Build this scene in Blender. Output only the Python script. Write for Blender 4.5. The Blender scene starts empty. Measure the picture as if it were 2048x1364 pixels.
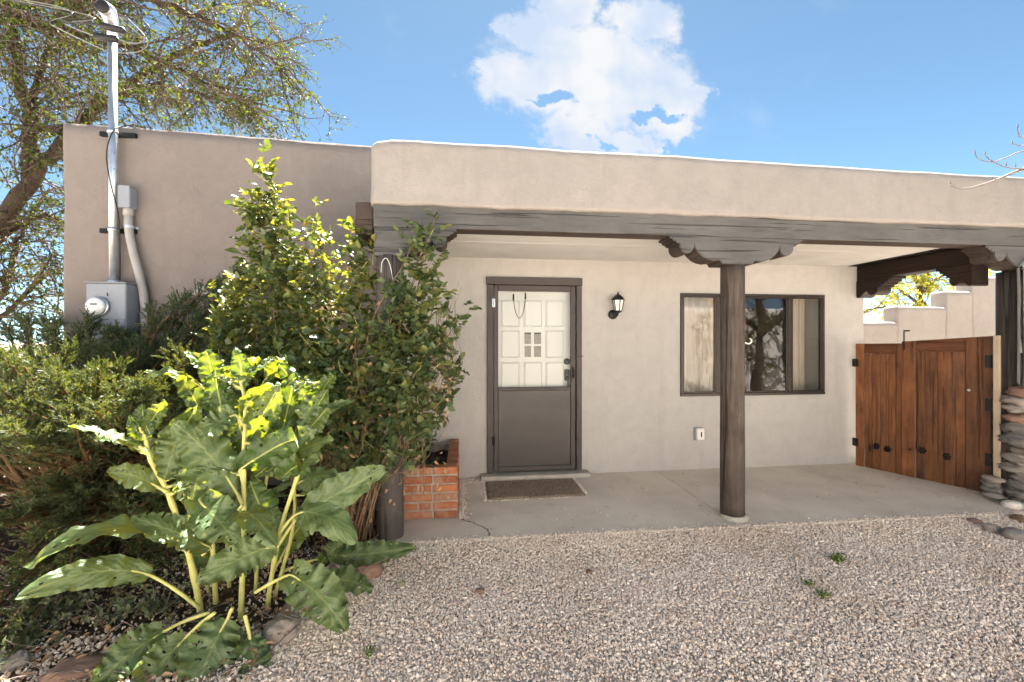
import bpy, bmesh, math, random
import numpy as np
from mathutils import Vector, Matrix, noise, Quaternion

# ------------------------------------------------------------------ camera, sky, sun, exposure
R = math.radians
scene = bpy.context.scene
COL = scene.collection
CAM_Z, FOC, YAW = 1.478, 850.0, math.atan(850.0 / 7276.0)
SY, CY = math.sin(YAW), math.cos(YAW)

cam_data = bpy.data.cameras.new('camera')
cam = bpy.data.objects.new('camera', cam_data)
COL.objects.link(cam)
cam.location = (0, 0, CAM_Z)
cam.rotation_euler = (R(90), 0, -YAW)
cam_data.sensor_width = 36.0
cam_data.lens = FOC / 2048 * 36.0
cam_data.clip_start = 0.05
cam_data.clip_end = 3000
scene.camera = cam

SUN_EL, SUN_AZ = 60.3, 8.0            # degrees; azimuth from +Y (behind the house) towards +X
EXPOSURE = 3.25
SKY_STRENGTH = 0.05
SUN_STRENGTH = 5.0


def at(px, py, Y):
    """point on the vertical plane y = Y that the photograph shows at (px, py)"""
    u, v = (px - 1024) / FOC, (682 - py) / FOC
    dx, dy = SY + u * CY, CY - u * SY
    t = Y / dy
    return Vector((dx * t, Y, CAM_Z + v * t))


world = bpy.data.worlds.new('World')
scene.world = world
world.use_nodes = True
wt = world.node_tree
wt.nodes.clear()


def wn(kind, **kw):
    n = wt.nodes.new(kind)
    for k, v in kw.items():
        setattr(n, k, v)
    return n


def build_world():
    L = wt.links.new
    out = wn('ShaderNodeOutputWorld')
    bg = wn('ShaderNodeBackground')
    bg.inputs['Strength'].default_value = SKY_STRENGTH
    L(bg.outputs[0], out.inputs[0])
    sky = wn('ShaderNodeTexSky', sky_type='NISHITA')
    sky.sun_disc = False
    sky.sun_elevation = R(SUN_EL)
    sky.sun_rotation = R(SUN_AZ)
    sky.altitude = 2100
    sky.air_density = 0.40
    sky.dust_density = 0.3
    sky.ozone_density = 1.0
    tc = wn('ShaderNodeTexCoord')
    sep = wn('ShaderNodeSeparateXYZ')
    L(tc.outputs['Generated'], sep.inputs[0])

    def math_(op, a, b=None, clamp=False):
        n = wn('ShaderNodeMath', operation=op, use_clamp=clamp)
        for i, x in enumerate((a, b)):
            if x is None:
                continue
            if isinstance(x, (int, float)):
                n.inputs[i].default_value = x
            else:
                L(x, n.inputs[i])
        return n.outputs[0]
    ysafe = math_('MAXIMUM', sep.outputs[1], 0.02)
    a = math_('DIVIDE', sep.outputs[0], ysafe)
    b = math_('DIVIDE', sep.outputs[2], ysafe)
    comb = wn('ShaderNodeCombineXYZ')
    L(a, comb.inputs[0]); L(b, comb.inputs[1])

    def vm(op, x, y):
        n = wn('ShaderNodeVectorMath', operation=op)
        for i, q in enumerate((x, y)):
            if q is None:
                continue
            if isinstance(q, tuple):
                n.inputs[i].default_value = q
            else:
                L(q, n.inputs[i])
        return n

    def nz(scale, detail, rough, off):
        m = vm('ADD', comb.outputs[0], (off, off * .7, 0))
        n = wn('ShaderNodeTexNoise')
        n.inputs['Scale'].default_value = scale
        n.inputs['Detail'].default_value = detail
        n.inputs['Roughness'].default_value = rough
        L(m.outputs[0], n.inputs['Vector'])
        return n
    n1 = nz(9, 9, .62, 3.1)
    off = vm('MULTIPLY', vm('SUBTRACT', n1.outputs['Color'], (.5, .5, .5)).outputs[0], (.20, .15, 0))
    p = vm('ADD', comb.outputs[0], off.outputs[0]).outputs[0]

    def ell(cx, cy, rx, ry):
        c = at(cx, cy, 1.0); e = at(cx + rx, cy, 1.0); t = at(cx, cy - ry, 1.0)
        ca, cb = c.x, c.z - CAM_Z
        ra, rb = abs(e.x - c.x), abs((t.z - CAM_Z) - cb)
        d = vm('MULTIPLY', vm('SUBTRACT', p, (ca, cb, 0)).outputs[0], (1 / ra, 1 / rb, 0)).outputs[0]
        ln = wn('ShaderNodeVectorMath', operation='LENGTH')
        L(d, ln.inputs[0])
        return math_('SUBTRACT', 1.0, ln.outputs['Value'])
    body = None
    for e in ((1190, 150, 200, 120), (1085, 75, 95, 55), (1130, 15, 80, 60), (1290, 40, 88, 55), (1030, 165, 85, 60),
              (1325, 190, 90, 85), (1165, 262, 105, 48), (1250, 275, 75, 32), (1350, 255, 52, 30), (1312, 292, 15, 11),
              (1398, 190, 22, 22), (1020, 70, 40, 20), (985, 150, 30, 40)):
        m = ell(*e)
        body = m if body is None else math_('MAXIMUM', body, m)
    for e in ((1107, 188, 36, 12), (1085, 197, 26, 9), (1318, 228, 44, 9), (1290, 232, 20, 7), (1210, 284, 22, 8)):
        m = ell(*e)
        body = math_('MINIMUM', body, math_('MULTIPLY', m, -.8))
    n2 = nz(34, 6, .65, 7.7)
    body = math_('ADD', body, math_('MULTIPLY', math_('SUBTRACT', n2.outputs[0], .5), .55))
    mr = wn('ShaderNodeMapRange', interpolation_type='SMOOTHSTEP')
    L(body, mr.inputs[0])
    mr.inputs[1].default_value = -.14; mr.inputs[2].default_value = .36
    front = math_('GREATER_THAN', sep.outputs[1], 0.05)
    mask = math_('MULTIPLY', math_('MULTIPLY', mr.outputs[0], front), .96)
    # light and grey-blue lumps inside the cloud
    n3 = nz(6.5, 4, .5, 1.9)
    cr = wn('ShaderNodeValToRGB')
    L(n3.outputs[0], cr.inputs[0])
    cr.color_ramp.elements[0].position = .38; cr.color_ramp.elements[0].color = (.66, .78, .97, 1)
    cr.color_ramp.elements[1].position = .62; cr.color_ramp.elements[1].color = (.96, .96, .97, 1)
    cm = vm('SCALE', cr.outputs[0], None)
    cm.inputs['Scale'].default_value = CLOUD
    # faint wisps
    n4 = nz(3.0, 6, .6, 11.3)
    wr = wn('ShaderNodeMapRange', interpolation_type='SMOOTHSTEP')
    L(n4.outputs[0], wr.inputs[0])
    wr.inputs[1].default_value = .56; wr.inputs[2].default_value = .82; wr.inputs[4].default_value = .30
    mask = math_('MAXIMUM', mask, math_('MULTIPLY', wr.outputs[0], front))
    mix = wn('ShaderNodeMix', data_type='RGBA')
    L(mask, mix.inputs[0])
    tint = vm('MULTIPLY', sky.outputs[0], (.90, 1.02, .84))
    L(tint.outputs[0], mix.inputs[6])
    L(cm.outputs[0], mix.inputs[7])
    L(mix.outputs[2], bg.inputs['Color'])


CLOUD = 2.1
build_world()

to_sun = Vector((math.sin(R(SUN_AZ)) * math.cos(R(SUN_EL)), math.cos(R(SUN_AZ)) * math.cos(R(SUN_EL)), math.sin(R(SUN_EL))))
sun_data = bpy.data.lights.new('sun', 'SUN')
sun_data.energy = SUN_STRENGTH
sun_data.angle = R(0.5)
sun_data.color = (1.0, .965, .915)
sun = bpy.data.objects.new('sun', sun_data)
COL.objects.link(sun)
sun.rotation_euler = to_sun.to_track_quat('Z', 'Y').to_euler()
sun.location = to_sun * 40

scene.view_settings.view_transform = 'Standard'
scene.view_settings.look = 'None'
scene.view_settings.exposure = EXPOSURE
scene.view_settings.gamma = 1.0
scene.view_settings.use_curve_mapping = False
scene.render.engine = 'CYCLES'
scene.cycles.use_denoising = True
scene.cycles.use_adaptive_sampling = True
scene.cycles.adaptive_threshold = 0.02
scene.cycles.max_bounces = 7
scene.cycles.diffuse_bounces = 5
scene.cycles.transparent_max_bounces = 12
scene.cycles.caustics_reflective = False
scene.cycles.caustics_refractive = False

rnd = random.Random(11)
nrg = np.random.default_rng(5)

# ------------------------------------------------------------------ materials
MATS = {}


def new_mat(name):
    m = bpy.data.materials.new(name)
    m.use_nodes = True
    nt = m.node_tree
    nt.nodes.clear()
    MATS[name] = m
    return m, nt, nt.links.new


def node(nt, kind, **kw):
    n = nt.nodes.new(kind)
    for k, v in kw.items():
        setattr(n, k, v)
    return n


def ramp(nt, fac, stops):
    n = node(nt, 'ShaderNodeValToRGB')
    cr = n.color_ramp
    while len(cr.elements) < len(stops):
        cr.elements.new(.5)
    for e, (p, c) in zip(cr.elements, stops):
        e.position = p
        e.color = (c[0], c[1], c[2], 1) if not isinstance(c, (int, float)) else (c, c, c, 1)
    nt.links.new(fac, n.inputs[0])
    return n.outputs[0]


def noise_n(nt, vec, scale, detail=5, rough=.55, dist=0):
    n = node(nt, 'ShaderNodeTexNoise')
    n.inputs['Scale'].default_value = scale
    n.inputs['Detail'].default_value = detail
    n.inputs['Roughness'].default_value = rough
    n.inputs['Distortion'].default_value = dist
    nt.links.new(vec, n.inputs['Vector'])
    return n.outputs[0]


def mixc(nt, fac, a, b, blend='MIX'):
    n = node(nt, 'ShaderNodeMix', data_type='RGBA', blend_type=blend)
    for i, q in ((0, fac), (6, a), (7, b)):
        if isinstance(q, (int, float)):
            n.inputs[i].default_value = q
        elif isinstance(q, (tuple, list)):
            n.inputs[i].default_value = (q[0], q[1], q[2], 1)
        else:
            nt.links.new(q, n.inputs[i])
    return n.outputs[2]


def vec_in(nt, stretch=(1, 1, 1), per_object=False, coord='Object'):
    tc = node(nt, 'ShaderNodeTexCoord')
    mp = node(nt, 'ShaderNodeMapping')
    mp.inputs['Scale'].default_value = stretch
    nt.links.new(tc.outputs[coord], mp.inputs[0])
    out = mp.outputs[0]
    if per_object:
        oi = node(nt, 'ShaderNodeObjectInfo')
        sc = node(nt, 'ShaderNodeMath', operation='MULTIPLY')
        sc.inputs[1].default_value = 37.0
        nt.links.new(oi.outputs['Random'], sc.inputs[0])
        ad = node(nt, 'ShaderNodeVectorMath', operation='ADD')
        nt.links.new(out, ad.inputs[0]); nt.links.new(sc.outputs[0], ad.inputs[1])
        out = ad.outputs[0]
    return out


def bump_n(nt, height, strength, dist, prev=None):
    b = node(nt, 'ShaderNodeBump')
    b.inputs['Strength'].default_value = strength
    b.inputs['Distance'].default_value = dist
    nt.links.new(height, b.inputs['Height'])
    if prev is not None:
        nt.links.new(prev, b.inputs['Normal'])
    return b.outputs[0]


def finish(nt, color, rough=.8, normal=None, spec=.3, metal=0.0, **kw):
    out = node(nt, 'ShaderNodeOutputMaterial')
    p = node(nt, 'ShaderNodeBsdfPrincipled')
    if isinstance(color, tuple):
        p.inputs['Base Color'].default_value = (*color, 1)
    else:
        nt.links.new(color, p.inputs['Base Color'])
    if isinstance(rough, (int, float)):
        p.inputs['Roughness'].default_value = rough
    else:
        nt.links.new(rough, p.inputs['Roughness'])
    p.inputs['Specular IOR Level'].default_value = spec
    p.inputs['Metallic'].default_value = metal
    if normal is not None:
        nt.links.new(normal, p.inputs['Normal'])
    nt.links.new(p.outputs[0], out.inputs[0])
    return p, out


def stucco(name, c, stain=.25):
    m, nt, L = new_mat(name)
    v = vec_in(nt)
    big = noise_n(nt, v, .9, 6, .6)
    mid = noise_n(nt, v, 7, 6, .6, .4)
    d = tuple(x * (1 - stain) for x in c)
    l = tuple(min(1, x * 1.06) for x in c)
    col = ramp(nt, big, [(.3, d), (.5, c), (.72, l)])
    col = mixc(nt, .35, col, ramp(nt, mid, [(.35, tuple(x * .82 for x in c)), (.65, l)]))
    sp = noise_n(nt, v, 38, 3, .7)
    spots = ramp(nt, sp, [(.24, .5), (.31, 1.0)])
    col = mixc(nt, .5, col, spots, 'MULTIPLY')
    vs_ = vec_in(nt, (5.5, 5.5, .55))
    stk = noise_n(nt, vs_, 1.5, 6, .65)
    col = mixc(nt, ramp(nt, stk, [(.52, 0.0), (.74, .22)]), col, tuple(x * .66 for x in c))
    vo = node(nt, 'ShaderNodeTexVoronoi', feature='DISTANCE_TO_EDGE'); vo.inputs['Scale'].default_value = .75
    wv = node(nt, 'ShaderNodeVectorMath', operation='MULTIPLY_ADD')
    wv.inputs[1].default_value = (.5, .5, .5)
    nn = node(nt, 'ShaderNodeTexNoise'); nn.inputs['Scale'].default_value = 2.2; nn.inputs['Detail'].default_value = 6
    L(v, nn.inputs['Vector']); L(nn.outputs['Color'], wv.inputs[0]); L(v, wv.inputs[2]); L(wv.outputs[0], vo.inputs['Vector'])
    hair = ramp(nt, vo.outputs['Distance'], [(.0, 1.0), (.004, 0.0)])
    gate_ = ramp(nt, noise_n(nt, v, .6, 3, .5), [(.54, 0.0), (.62, .14)])
    hm = node(nt, 'ShaderNodeMath', operation='MULTIPLY'); L(hair, hm.inputs[0]); L(gate_, hm.inputs[1])
    col = mixc(nt, hm.outputs[0], col, tuple(x * .35 for x in c))
    b1 = bump_n(nt, noise_n(nt, v, 3.2, 4, .5), .6, .03)
    b2 = bump_n(nt, noise_n(nt, v, 26, 6, .7), .55, .012, b1)
    b3 = bump_n(nt, noise_n(nt, v, 150, 3, .7), .7, .005, b2)
    finish(nt, col, .93, b3, .15)
    return m


def wood(name, c_dark, c_mid, c_light, axis, rough=.7, crack=.6, scale=1.0, per_object=True, flecks=0.0, vary=.15, knots=False):
    """painted or stained timber, grain along axis (0, 1, 2)"""
    m, nt, L = new_mat(name)
    st = [14.0 * scale] * 3
    st[axis] = 1.8 * scale
    v = vec_in(nt, tuple(st), per_object)
    g = noise_n(nt, v, 2.2, 7, .65, .6)
    col = ramp(nt, g, [(.28, c_dark), (.5, c_mid), (.72, c_light)])
    v2 = vec_in(nt, (1.3, 1.3, 1.3), per_object)
    w = noise_n(nt, v2, 1.8, 5, .6)
    col = mixc(nt, .45, col, ramp(nt, w, [(.3, c_dark), (.7, c_light)]))
    st3 = [26.0 * scale] * 3
    st3[axis] = .55 * scale
    v3 = vec_in(nt, tuple(st3), per_object)
    ck = noise_n(nt, v3, 1.6, 3, .5, .3)
    line = ramp(nt, ck, [(.35, .18), (.40, 1.0)])
    col = mixc(nt, crack, col, line, 'MULTIPLY')
    if flecks:
        vf = vec_in(nt, tuple(9.0 if i != axis else 2.2 for i in range(3)), per_object)
        f = noise_n(nt, vf, 3.2, 4, .75)
        col = mixc(nt, ramp(nt, f, [(.70, 0.0), (.74, flecks)]), col, (.62, .58, .52))
    if per_object:
        oi = node(nt, 'ShaderNodeObjectInfo')
        col = mixc(nt, 1.0, col, ramp(nt, oi.outputs['Random'], [(.0, 1.0 - vary), (1.0, 1.0 + vary * .4)]), 'MULTIPLY')
    if knots:
        vk = vec_in(nt, tuple(4.5 if i != axis else 2.0 for i in range(3)), per_object)
        vo = node(nt, 'ShaderNodeTexVoronoi'); vo.inputs['Scale'].default_value = 1.0
        nt.links.new(vk, vo.inputs['Vector'])
        col = mixc(nt, ramp(nt, vo.outputs['Distance'], [(.07, .9), (.13, 0.0)]), col, tuple(x * .35 for x in c_dark))
        wear = noise_n(nt, vec_in(nt, tuple(5.0 if i != axis else 1.1 for i in range(3)), per_object), 1.3, 6, .7)
        col = mixc(nt, ramp(nt, wear, [(.52, 0.0), (.72, .6)]), col, (.05, .035, .028))
    b = bump_n(nt, g, .45, .008)
    b = bump_n(nt, line, .9, .014, b)
    finish(nt, col, rough, b, .25)
    return m


def plain(name, c, rough=.5, metal=0, spec=.4, var=.12, scale=8, bump=.1):
    m, nt, L = new_mat(name)
    v = vec_in(nt)
    n = noise_n(nt, v, scale, 6, .6)
    col = ramp(nt, n, [(.3, tuple(x * (1 - var) for x in c)), (.7, tuple(min(1, x * (1 + var)) for x in c))])
    r = ramp(nt, noise_n(nt, v, scale * 2.3, 4, .6), [(.3, max(0, rough - .08)), (.7, min(1, rough + .08))])
    finish(nt, col, r, bump_n(nt, noise_n(nt, v, scale * 6, 4, .6), bump, .004), spec, metal)
    return m


def leafy(name, stops, trans=.45, rough=.45, spec=.35, scale=3.0, veins=False, random_by='island', back=None, glow=(1.75, 1.4, .26)):
    """leaf with light coming through it"""
    m, nt, L = new_mat(name)
    v = vec_in(nt)
    n = noise_n(nt, v, scale, 4, .6)
    if random_by == 'island':
        ge = node(nt, 'ShaderNodeNewGeometry')
        rv = ge.outputs['Random Per Island']
    else:
        oi = node(nt, 'ShaderNodeObjectInfo')
        rv = oi.outputs['Random']
    s = node(nt, 'ShaderNodeMath', operation='MULTIPLY'); s.inputs[1].default_value = .55
    L(rv, s.inputs[0])
    s2 = node(nt, 'ShaderNodeMath', operation='MULTIPLY_ADD'); s2.inputs[1].default_value = .55
    L(n, s2.inputs[0]); L(s.outputs[0], s2.inputs[2])
    col = ramp(nt, s2.outputs[0], stops)
    normal = None
    if veins:
        tc = node(nt, 'ShaderNodeTexCoord')
        sp = node(nt, 'ShaderNodeSeparateXYZ')
        L(tc.outputs['UV'], sp.inputs[0])

        def mth(op, a, b=None):
            q = node(nt, 'ShaderNodeMath', operation=op)
            for i, x in enumerate((a, b)):
                if x is None:
                    continue
                if isinstance(x, (int, float)):
                    q.inputs[i].default_value = x
                else:
                    L(x, q.inputs[i])
            return q.outputs[0]
        av = mth('ABSOLUTE', mth('SUBTRACT', sp.outputs[1], .5))
        wob = mth('MULTIPLY', noise_n(nt, v, 11, 4, .6), 1.7)
        ph = mth('ADD', mth('SUBTRACT', mth('MULTIPLY', sp.outputs[0], 9), mth('MULTIPLY', av, 6)), wob)
        tri = mth('ABSOLUTE', mth('SUBTRACT', mth('FRACT', ph), .5))
        vein = ramp(nt, tri, [(.0, 1.0), (.07, 0.0)])
        rib = ramp(nt, av, [(.012, 1.0), (.035, 0.0)])
        vn = mth('MAXIMUM', mth('MULTIPLY', vein, .22), rib)
        col = mixc(nt, mth('MULTIPLY', vn, .75), col, (.36, .42, .14))
        pucker = ramp(nt, tri, [(.0, 0.0), (.35, 1.0)])
        normal = bump_n(nt, pucker, .20, .010)
        normal = bump_n(nt, noise_n(nt, v, 30, 5, .65), .6, .010, normal)
    if back is not None:
        ge2 = node(nt, 'ShaderNodeNewGeometry')
        col = mixc(nt, ge2.outputs['Backfacing'], col, mixc(nt, .7, col, back))
    out = node(nt, 'ShaderNodeOutputMaterial')
    p = node(nt, 'ShaderNodeBsdfPrincipled')
    L(col, p.inputs['Base Color'])
    p.inputs['Roughness'].default_value = rough
    p.inputs['Specular IOR Level'].default_value = spec
    t = node(nt, 'ShaderNodeBsdfTranslucent')
    tcx = mixc(nt, 1.0, col, glow, 'MULTIPLY')
    L(tcx, t.inputs['Color'])
    if normal is not None:
        L(normal, p.inputs['Normal'])
    mx = node(nt, 'ShaderNodeMixShader')
    mx.inputs[0].default_value = trans
    L(p.outputs[0], mx.inputs[1]); L(t.outputs[0], mx.inputs[2]); L(mx.outputs[0], out.inputs[0])
    return m


def glass(name, tint=(.86, .9, .9), refl=1.0, ior=1.5):
    m, nt, L = new_mat(name)
    out = node(nt, 'ShaderNodeOutputMaterial')
    tr = node(nt, 'ShaderNodeBsdfTransparent'); tr.inputs[0].default_value = (*tint, 1)
    gl = node(nt, 'ShaderNodeBsdfGlossy'); gl.inputs['Roughness'].default_value = .02
    gl.inputs['Color'].default_value = (refl, refl, refl, 1)
    v = vec_in(nt)
    L(bump_n(nt, noise_n(nt, v, 2.2, 2, .5), .12, .01), gl.inputs['Normal'])
    fr = node(nt, 'ShaderNodeFresnel'); fr.inputs['IOR'].default_value = ior
    ge = node(nt, 'ShaderNodeNewGeometry')
    inv = node(nt, 'ShaderNodeMath', operation='SUBTRACT'); inv.inputs[0].default_value = 1.0
    L(ge.outputs['Backfacing'], inv.inputs[1])
    mu = node(nt, 'ShaderNodeMath', operation='MULTIPLY'); L(fr.outputs[0], mu.inputs[0]); L(inv.outputs[0], mu.inputs[1])
    mx = node(nt, 'ShaderNodeMixShader')
    L(mu.outputs[0], mx.inputs[0]); L(tr.outputs[0], mx.inputs[1]); L(gl.outputs[0], mx.inputs[2])
    L(mx.outputs[0], out.inputs[0])
    return m


def make_materials():
    stucco('stucco_main', (.224, .190, .171), .20)
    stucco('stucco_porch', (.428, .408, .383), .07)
    stucco('stucco_parapet', (.272, .249, .230), .13)
    stucco('stucco_yard', (.31, .285, .262), .12)
    stucco('stucco_bounce', (.66, .63, .585), .08)
    plain('ceiling_paint', (.52, .515, .50), .85, var=.08, scale=3)
    plain('room_brown', (.30, .15, .09), .9, var=.1)
    plain('step_concrete', (.36, .33, .29), .85, var=.15, scale=9, bump=.4)
    plain('room_plaster', (.42, .38, .33), .9, var=.05)
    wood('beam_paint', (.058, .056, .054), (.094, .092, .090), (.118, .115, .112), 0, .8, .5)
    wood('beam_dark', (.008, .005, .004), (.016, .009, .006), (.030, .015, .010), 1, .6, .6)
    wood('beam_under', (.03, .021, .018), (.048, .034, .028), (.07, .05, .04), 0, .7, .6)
    wood('post_wood', (.024, .018, .014), (.062, .047, .038), (.125, .10, .084), 2, .8, .85, 1.0, True, .6)
    wood('post_paint', (.055, .047, .043), (.08, .069, .064), (.105, .092, .085), 2, .7, .45, 1.0, True, .35)
    wood('post_black', (.02, .017, .015), (.035, .028, .024), (.055, .042, .034), 2, .6, .6)
    wood('gate_wood', (.052, .019, .009), (.155, .058, .021), (.29, .118, .042), 2, .5, .4, 1.0, True, 0.0, .35, True)
    wood('gate_rail', (.038, .013, .007), (.09, .031, .013), (.17, .064, .023), 0, .5, .6)
    plain('hinge_strip', (.50, .40, .28), .7, scale=5)
    plain('iron_black', (.018, .017, .017), .45, .6, scale=20)
    plain('brown_trim', (.060, .050, .046), .5, var=.08, scale=4, spec=.3)
    plain('brown_panel', (.052, .044, .041), .42, var=.10, scale=2, spec=.4)
    plain('door_white', (.64, .63, .61), .5, var=.03, scale=3, bump=.05)
    plain('bronze_frame', (.045, .035, .03), .35, .4, scale=10)
    plain('galvanized', (.52, .55, .58), .35, .75, var=.15, scale=12)
    plain('box_grey', (.25, .265, .295), .5, var=.06, scale=6)
    plain('conduit_grey', (.34, .32, .30), .6, var=.08, scale=9)
    plain('meter_glass', (.70, .70, .68), .15, var=.1, scale=30)
    plain('rubber_black', (.012, .012, .013), .6, scale=20)
    plain('cable_grey', (.13, .13, .125), .6, scale=20)
    plain('plastic_white', (.72, .70, .66), .45, var=.05)
    plain('lamp_black', (.015, .014, .015), .4, .2, scale=30)
    plain('frosted_glass', (.85, .80, .72), .3, var=.03)
    plain('curtain', (.66, .56, .47), .95, var=.08, scale=4)
    plain('hook_white', (.75, .72, .66), .4)
    plain('litter', (.16, .10, .06), .9, var=.5, scale=30)
    plain('dead_leaf', (.32, .20, .11), .8, var=.3, scale=20)
    plain('bare_twig', (.17, .145, .13), .8, var=.2, scale=30)
    plain('rose_cane', (.17, .115, .062), .7, var=.35, scale=25)
    plain('rose_red', (.14, .075, .045), .7, var=.35, scale=25)
    plain('dock_stem', (.40, .40, .13), .5, var=.22, scale=14)
    glass('window_glass', (.90, .91, .90), 1.0, 1.55)
    glass('storm_glass', (.96, .97, .96), 1.0, 1.25)
    leafy('rose_leaf', [(.12, (.035, .065, .03)), (.42, (.075, .115, .048)), (.75, (.14, .175, .065)), (.95, (.24, .22, .07))], .33, .36, .5, 9)
    leafy('rose_young', [(.2, (.07, .11, .035)), (.55, (.15, .185, .048)), (.9, (.25, .205, .06))], .38, .36, .5, 9)
    leafy('dock_leaf', [(.2, (.030, .068, .018)), (.5, (.058, .108, .026)), (.9, (.112, .160, .036))], .36, .37, .48, 5, True, 'object', (.115, .17, .07), (2.5, 1.65, .22))
    leafy('juniper_leaf', [(.12, (.024, .046, .028)), (.42, (.050, .080, .040)), (.72, (.105, .128, .054)), (.97, (.24, .215, .10))], .25, .55, .3, 2.6)
    leafy('juniper_dead', [(.2, (.10, .06, .03)), (.8, (.20, .13, .07))], .15, .8, .1, 4)
    leafy('tree_leaf', [(.15, (.022, .044, .013)), (.5, (.050, .080, .021)), (.9, (.10, .125, .030))], .34, .6, .12, 1.2)
    leafy('far_leaf', [(.15, (.14, .18, .03)), (.6, (.25, .28, .04)), (.9, (.36, .36, .07))], .45, .6, .2, 1.2)
    leafy('weed_leaf', [(.2, (.04, .10, .02)), (.8, (.10, .19, .04))], .35, .5, .3, 20)
    leafy('sage_leaf', [(.2, (.09, .12, .07)), (.8, (.17, .20, .11))], .3, .6, .2, 20)
    wood('bark', (.028, .018, .012), (.06, .040, .028), (.10, .070, .052), 2, .9, .7, 1.0, False)
    plain('twig', (.105, .075, .058), .9, var=.35, scale=3)

    # concrete
    m, nt, L = new_mat('concrete')
    v = vec_in(nt)
    col = ramp(nt, noise_n(nt, v, 1.4, 7, .62), [(.3, (.52, .46, .38)), (.52, (.64, .575, .485)), (.72, (.71, .645, .555))])
    col = mixc(nt, .5, col, ramp(nt, noise_n(nt, v, 60, 4, .7), [(.28, .55), (.4, 1.0)]), 'MULTIPLY')
    col = mixc(nt, ramp(nt, noise_n(nt, v, 3.3, 6, .7, .8), [(.60, 0.0), (.72, .45)]), col, (.25, .215, .175))
    finish(nt, col, .85, bump_n(nt, noise_n(nt, v, 120, 4, .7), .35, .003, bump_n(nt, noise_n(nt, v, 9, 5, .6), .3, .006)), .2)
    # ground under the stones, and farther off
    m, nt, L = new_mat('ground_gravel')
    v = vec_in(nt)
    vo = node(nt, 'ShaderNodeTexVoronoi'); vo.inputs['Scale'].default_value = 75
    L(v, vo.inputs['Vector'])
    bw = node(nt, 'ShaderNodeSeparateColor'); L(vo.outputs['Color'], bw.inputs[0])
    col = ramp(nt, bw.outputs[0], [(.1, (.46, .37, .28)), (.5, (.62, .53, .42)), (.9, (.74, .66, .55))])
    col = mixc(nt, ramp(nt, vo.outputs['Distance'], [(.35, 0.0), (.75, .75)]), col, (.36, .28, .21))
    col = mixc(nt, ramp(nt, noise_n(nt, v, .8, 5, .6), [(.45, 0.0), (.7, .35)]), col, (.22, .17, .13))
    finish(nt, col, .9, bump_n(nt, vo.outputs['Distance'], .8, -.01), .15)
    # single gravel stones
    m, nt, L = new_mat('gravel_stone')
    oi = node(nt, 'ShaderNodeObjectInfo')
    col = ramp(nt, oi.outputs['Random'], [(.02, (.48, .35, .27)), (.12, (.62, .515, .43)), (.42, (.70, .60, .51)), (.75, (.75, .655, .565)), (.97, (.83, .755, .67))])
    ge = node(nt, 'ShaderNodeNewGeometry')
    col = mixc(nt, .8, col, ramp(nt, noise_n(nt, ge.outputs['Position'], 1.1, 5, .6), [(.35, (.86, .80, .76)), (.55, (1, 1, 1)), (.7, (1.0, .93, .86))]), 'MULTIPLY')
    finish(nt, col, .8, None, .25)
    # soil of the bed
    m, nt, L = new_mat('soil')
    v = vec_in(nt)
    col = ramp(nt, noise_n(nt, v, 14, 8, .7), [(.3, (.035, .024, .016)), (.55, (.085, .06, .042)), (.75, (.17, .13, .095))])
    finish(nt, col, .95, bump_n(nt, noise_n(nt, v, 30, 8, .75), .9, .03), .1)
    # bricks and mortar
    m, nt, L = new_mat('brick_clay')
    v = vec_in(nt, (1, 1, 1), True)
    oi = node(nt, 'ShaderNodeObjectInfo')
    base = ramp(nt, oi.outputs['Random'], [(.05, (.24, .085, .045)), (.4, (.33, .108, .048)), (.75, (.38, .135, .06)), (.97, (.30, .16, .105))])
    col = mixc(nt, ramp(nt, noise_n(nt, v, 9, 6, .7), [(.45, 0.0), (.72, .75)]), base, (.40, .27, .20))
    col = mixc(nt, ramp(nt, noise_n(nt, v, 40, 4, .7), [(.55, 0.0), (.70, .5)]), col, (.16, .06, .035))
    finish(nt, col, .85, bump_n(nt, noise_n(nt, v, 55, 6, .7), .6, .006), .2)
    plain('mortar', (.29, .245, .205), .95, var=.25, scale=22, bump=.8)
    # field stones
    m, nt, L = new_mat('field_stone')
    v = vec_in(nt, (1, 1, 1), True)
    oi = node(nt, 'ShaderNodeObjectInfo')
    base = ramp(nt, oi.outputs['Random'], [(.05, (.14, .135, .13)), (.45, (.25, .225, .20)), (.7, (.29, .235, .20)), (.95, (.38, .335, .295))])
    col = mixc(nt, ramp(nt, noise_n(nt, v, 8, 7, .65), [(.35, 0.0), (.7, .6)]), base, (.20, .17, .15))
    finish(nt, col, .8, bump_n(nt, noise_n(nt, v, 16, 7, .65), .6, .015), .25)
    m, nt, L = new_mat('red_stone')
    v = vec_in(nt, (1, 1, 1), True)
    col = ramp(nt, noise_n(nt, v, 8, 7, .65), [(.3, (.18, .10, .07)), (.6, (.29, .18, .13)), (.75, (.36, .27, .22))])
    finish(nt, col, .8, bump_n(nt, noise_n(nt, v, 16, 7, .65), .6, .012), .25)
    # doormat
    m, nt, L = new_mat('mat_pile')
    v = vec_in(nt)
    col = ramp(nt, noise_n(nt, v, 95, 4, .7), [(.36, (.15, .10, .066)), (.52, (.31, .235, .17)), (.66, (.55, .46, .36))])
    col = mixc(nt, .4, col, ramp(nt, noise_n(nt, v, 5, 4, .6), [(.35, .6), (.65, 1.0)]), 'MULTIPLY')
    finish(nt, col, .95, bump_n(nt, noise_n(nt, v, 95, 4, .7), 1.0, .012), .1)


make_materials()
M = MATS

# ------------------------------------------------------------------ mesh helpers
ROOT = {}


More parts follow.
